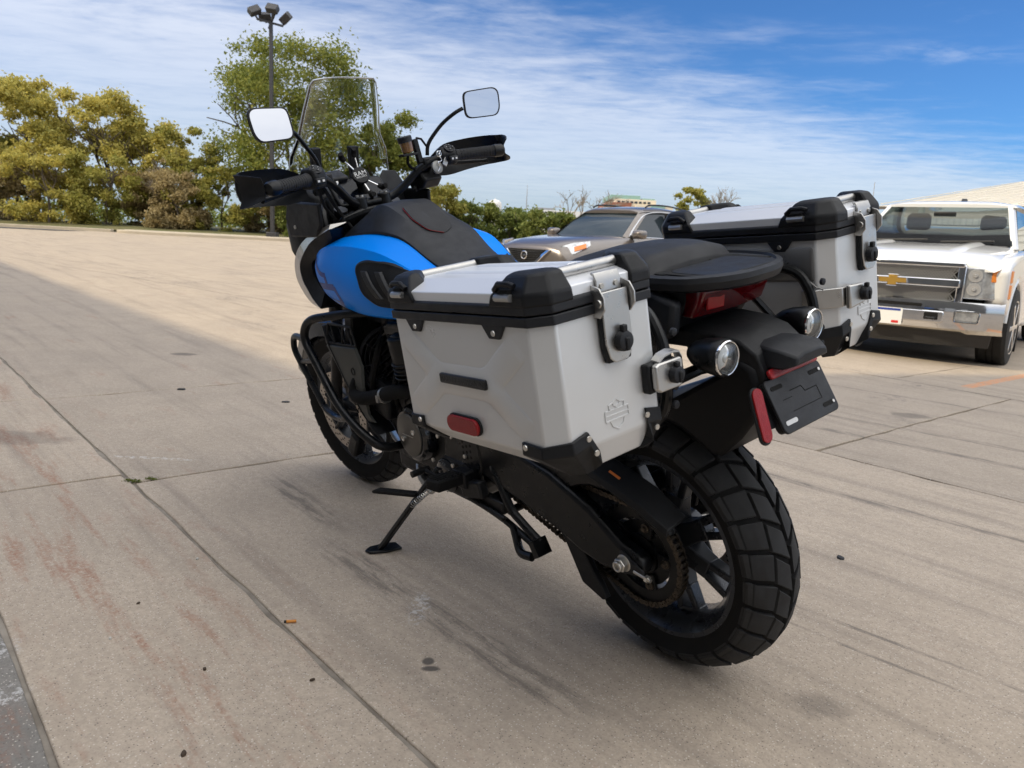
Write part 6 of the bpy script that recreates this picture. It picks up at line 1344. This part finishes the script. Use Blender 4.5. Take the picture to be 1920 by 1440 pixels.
    # lower lock
    if s > 0:
        lk = MB().loft([[P(-.0005 - d_, v, w) for v, w in ((.066, .150), (-.004, .150), (-.004, .100), (.066, .098))] for d_ in (0, .018)]).build('case_lock', M_PLASTIC, body, bevel=.004)
        MB().loft([[P(-.0185 - d_, v, w) for v, w in ((.060, .146), (.050, .150), (-.004, .150), (-.008, .144), (-.008, .106), (.002, .099), (.050, .099), (.060, .106))] for d_ in (0, .012)]).build('lock_cover', M_STEEL, lk, bevel=.003)
        MB().loft([[P(-.010, v, w + .003), P(-.028, v, w), P(-.028, v, w - .003), P(-.010, v, w)] for v, w in ((.048, .152), (.034, .160), (.012, .163), (-.004, .160), (-.010, .150), (-.0115, .12))]).build('lock_hook', M_STEEL, lk, bevel=.0015)
        kn = P(-.0305, .016, .124)
    else:
        lk = MB().loft([[P(*q) for q in ((a, b, .150), (a2, b2, .150), (a2, b2, .108), (a, b, .108))] for a, b, a2, b2 in ((.065, -.0005, .065, -.008), (c + .002, -.001, c, -.009), (-.001, c, -.010, c - .002), (-.001, .065, -.011, .065))]).build('case_lock', M_STEEL, body, bevel=.002)
        MB().loft([[P(-.0115 - d_, v, w) for v, w in ((.035, .154), (.092, .150), (.108, .140), (.112, .126), (.106, .114), (.090, .106), (.035, .102))] for d_ in (0, .012)]).build('lock_cover', M_STEEL, lk, bevel=.004)
        MB().tube([P(.045, -.016, .176), P(.025, -.014, .158), P(.01, -.012, .153)], .0016, 6).build('lock_wire', M_STEEL, lk)
        kn = P(-.0245, .088, .128)
    ko = MB().lathe([(0, .0155), (.008, .0152), (.012, .0135), (.0135, .010)], kn, (-1, 0, .05), 22).build('lock_cap', M_PLASTIC2, lk)
    MB().box(Vector(kn) + Vector((-.0145, 0, -.003)), (.004, .008, .020)).box(Vector(kn) + Vector((-.006, 0, .018)), (.009, .010, .010)).build('lock_tab', M_PLASTIC, ko, bevel=.002)
    # embossed emblem on the rear face: a shield behind a double bar
    ev = W * .5 - (.012 if s < 0 else .004); ew = .083
    if s < 0: ev = W * .5 + .02
    sgn = -1 if s > 0 else 1       # so that the emblem reads upright from behind
    def E(a, b, d_): return P(-d_, ev + sgn * a * 1.0, ew + b)
    def strip(pts, wd=.0032, closed=False):
        q = [Vector((a, b, 0)) for a, b in pts]; n_ = len(q); rg = []
        for i in range(n_):
            a = q[(i - 1) % n_] if closed or i else q[i]; b = q[(i + 1) % n_] if closed or i < n_ - 1 else q[i]
            t = (b - a).normalized(); u = Vector((-t.y, t.x, 0)) * wd / 2
            rg.append([E((q[i] - u).x, (q[i] - u).y, -.001), E((q[i] - u * .6).x, (q[i] - u * .6).y, .0017), E((q[i] + u * .6).x, (q[i] + u * .6).y, .0017), E((q[i] + u).x, (q[i] + u).y, -.001)])
        mb = MB(); (mb.ring if closed else mb.loft)(rg); return mb
    em = MB()
    for pts, cl in (([(-.0165, .010), (-.018, .018), (-.008, .020), (0, .026), (.008, .020), (.018, .018), (.0165, .010)], False), ([(-.0165, -.010), (-.012, -.019), (0, -.026), (.012, -.019), (.0165, -.010)], False), ([(-.027, .0085), (.027, .0085)], False), ([(-.027, -.0085), (.027, -.0085)], False), ([(-.027, .0), (.027, .0)], False), ([(-.027, .0085), (-.027, -.0085)], False), ([(.027, .0085), (.027, -.0085)], False), ([(-.008, .017), (0, .012), (.008, .017)], False)):
        q = strip(pts, .0036, cl); em.add(q.v, q.f)
    em.build('shield_emblem', M_SILVER, body, ang=50)
    # inner side: recess and mounting puck (seen on the far case)
    rec = MB().loft([[P(a, -o2, w) for a, w in rr_] for rr_, o2 in (([(a + .20, b + .205) for a, b in rrect(.33, .075, .008)], .0005), ([(a + .20, b + .205) for a, b in rrect(.32, .066, .008)], .003))]).build('inner_panel', mat('bare_recess_metal', (.30, .30, .30), .33, metal=.7, rvar=.1, vscale=8), body, bevel=.001)
    return body
caseL = make_case(1, .275, .268, .718)
caseR = make_case(-1, .255, .226, .730)
# rail that carries the far case, and the exhaust shadow side
for s in (-1, 1):
    MB().tube(rnd([(-.10, .20 * s, .93), (-.175, .235 * s, .925), (-.215, .24 * s, .85), (-.205, .24 * s, .73), (-.10, .235 * s, .68), (.12, .225 * s, .70), (.16, .22 * s, .86), (.02, .21 * s, .93)], .06, 6, True), .011, 10, closed=True).tube([(-.05, .11 * s, .90), (-.10, .20 * s, .925)], .010, 8).tube([(.12, .11 * s, .83), (.14, .22 * s, .80)], .010, 8).build('case_carrier', M_POWDER, bike)
    for z in (.80, .765, .90): MB().lathe([(0, .0075), (.006, .0075), (.007, .005)], (-.226, .24 * s, z), (-1, 0, 0), 10).build('carrier_bolt', M_PLASTIC2, bike)
MB().tube([(-.22, .06, .80), (-.19, .12, .795), (-.185, .20, .79), (-.205, .245, .79)], [.014, .012, .013, .010], 10).build('carrier_strut', M_POWDER, bike)
MB().tube([(-.15, -.10, .895), (-.20, -.135, .82), (-.22, -.16, .77)], .008, 8).build('carrier_stay', M_POWDER, bike)
MB().box((.10, .17, .82), (.30, .05, .10), (0, R(-6), 0)).build('side_panel', M_PLASTIC2, bike, bevel=.015)
MB().prism([(.06, .915), (-.10, .945), (-.16, .925), (-.15, .86), (-.08, .825), (.06, .815)], 'y', .125, .155).build('side_panel', M_PLASTIC2, bike, bevel=.01)
# ================================================================== LITTER ON THE PAVEMENT
cg_ = empty('cigarette_end', (-.53, 1.81, .004)); tag(cg_, 'orange cigarette filter lying by the slab joint', 'cigarette end')
cd_ = Vector((.97, .22, 0)).normalized()
def lit(mb, name, m, parent, **k): o = mb.build(name, m, **k); o.parent = parent; o.matrix_parent_inverse = Matrix.Translation(parent.location).inverted(); return o
lit(MB().cyl(Vector((-.533, 1.81, .0045)) - cd_ * .010, Vector((-.533, 1.81, .0045)) + cd_ * .014, .0038, n=12), 'filter', mat('orange_filter_paper', (.62, .25, .05), .7), cg_)
lit(MB().cyl(Vector((-.533, 1.81, .0045)) - cd_ * .016, Vector((-.533, 1.81, .0045)) - cd_ * .010, .0034, n=12), 'burnt_tip', mat('burnt_paper', (.03, .025, .02), .9), cg_)
def chip(x, y, s, seed, m):
    r_ = random.Random(seed); n = 7; pts = [(s * r_.uniform(.55, 1.1) * math.cos(2 * math.pi * i / n), s * r_.uniform(.3, .7) * math.sin(2 * math.pi * i / n)) for i in range(n)]; a = r_.uniform(0, 3)
    q = [(x + p[0] * math.cos(a) - p[1] * math.sin(a), y + p[0] * math.sin(a) + p[1] * math.cos(a)) for p in pts]
    return MB().loft([[(u, v, hgt(u, v) + .0005) for u, v in q], [(x + (u - x) * .8, y + (v - y) * .8, hgt(u, v) + .003 + s * .12) for u, v in q]])
M_LEAF = mat('dry_leaf', (.06, .04, .025), .85); M_PEB = mat('pale_pebble', (.5, .47, .42), .8); M_TAR = mat('tar_chip', (.025, .025, .026), .7)
for i, (x, y, s, m, lb, ct) in enumerate(((-.585, 1.295, .011, M_LEAF, 'dark pebble in the stain nearest the bottom edge', 'pebble'), (-.95, 1.87, .008, M_LEAF, 'small dry leaf left of the joint', 'leaf'), (-.93, 1.69, .007, M_PEB, 'small pale pebble left of the cigarette end', 'pebble'), (-.66, 1.58, .009, M_LEAF, 'crumpled dry leaf below the cigarette end', 'leaf'), (-.41, 1.56, .008, M_LEAF, 'dry leaf fragment right of the crumpled leaf', 'leaf'), (-.915, 2.16, .008, M_PEB, 'pale chip resting in the slab joint', 'chip'), (1.12, 2.42, .022, M_TAR, 'thin black tar flake right of the rear wheel', 'tar flake'), (-2.0, 4.55, .04, M_TAR, 'small black tar flake on the slab left of the front wheel', 'tar flake'), (-1.3, 4.35, .03, M_TAR, 'tiny dark flake between joint and front wheel', 'tar flake'))):
    tag(chip(x, y, s, i, m).build('debris', m, smooth=False), lb, ct)
ms_ = leaf_cloud([(-1.46 + .02 * i, 2.835 + .012 * i - .012 * (i % 3), .004) for i in range(5)], [(.016, .010, .006)] * 5, 400, .003, 5)
tag(obj('moss', ms_, L_HEDGE, smooth=False), 'tuft of moss where two slab joints meet', 'moss', kind='stuff')
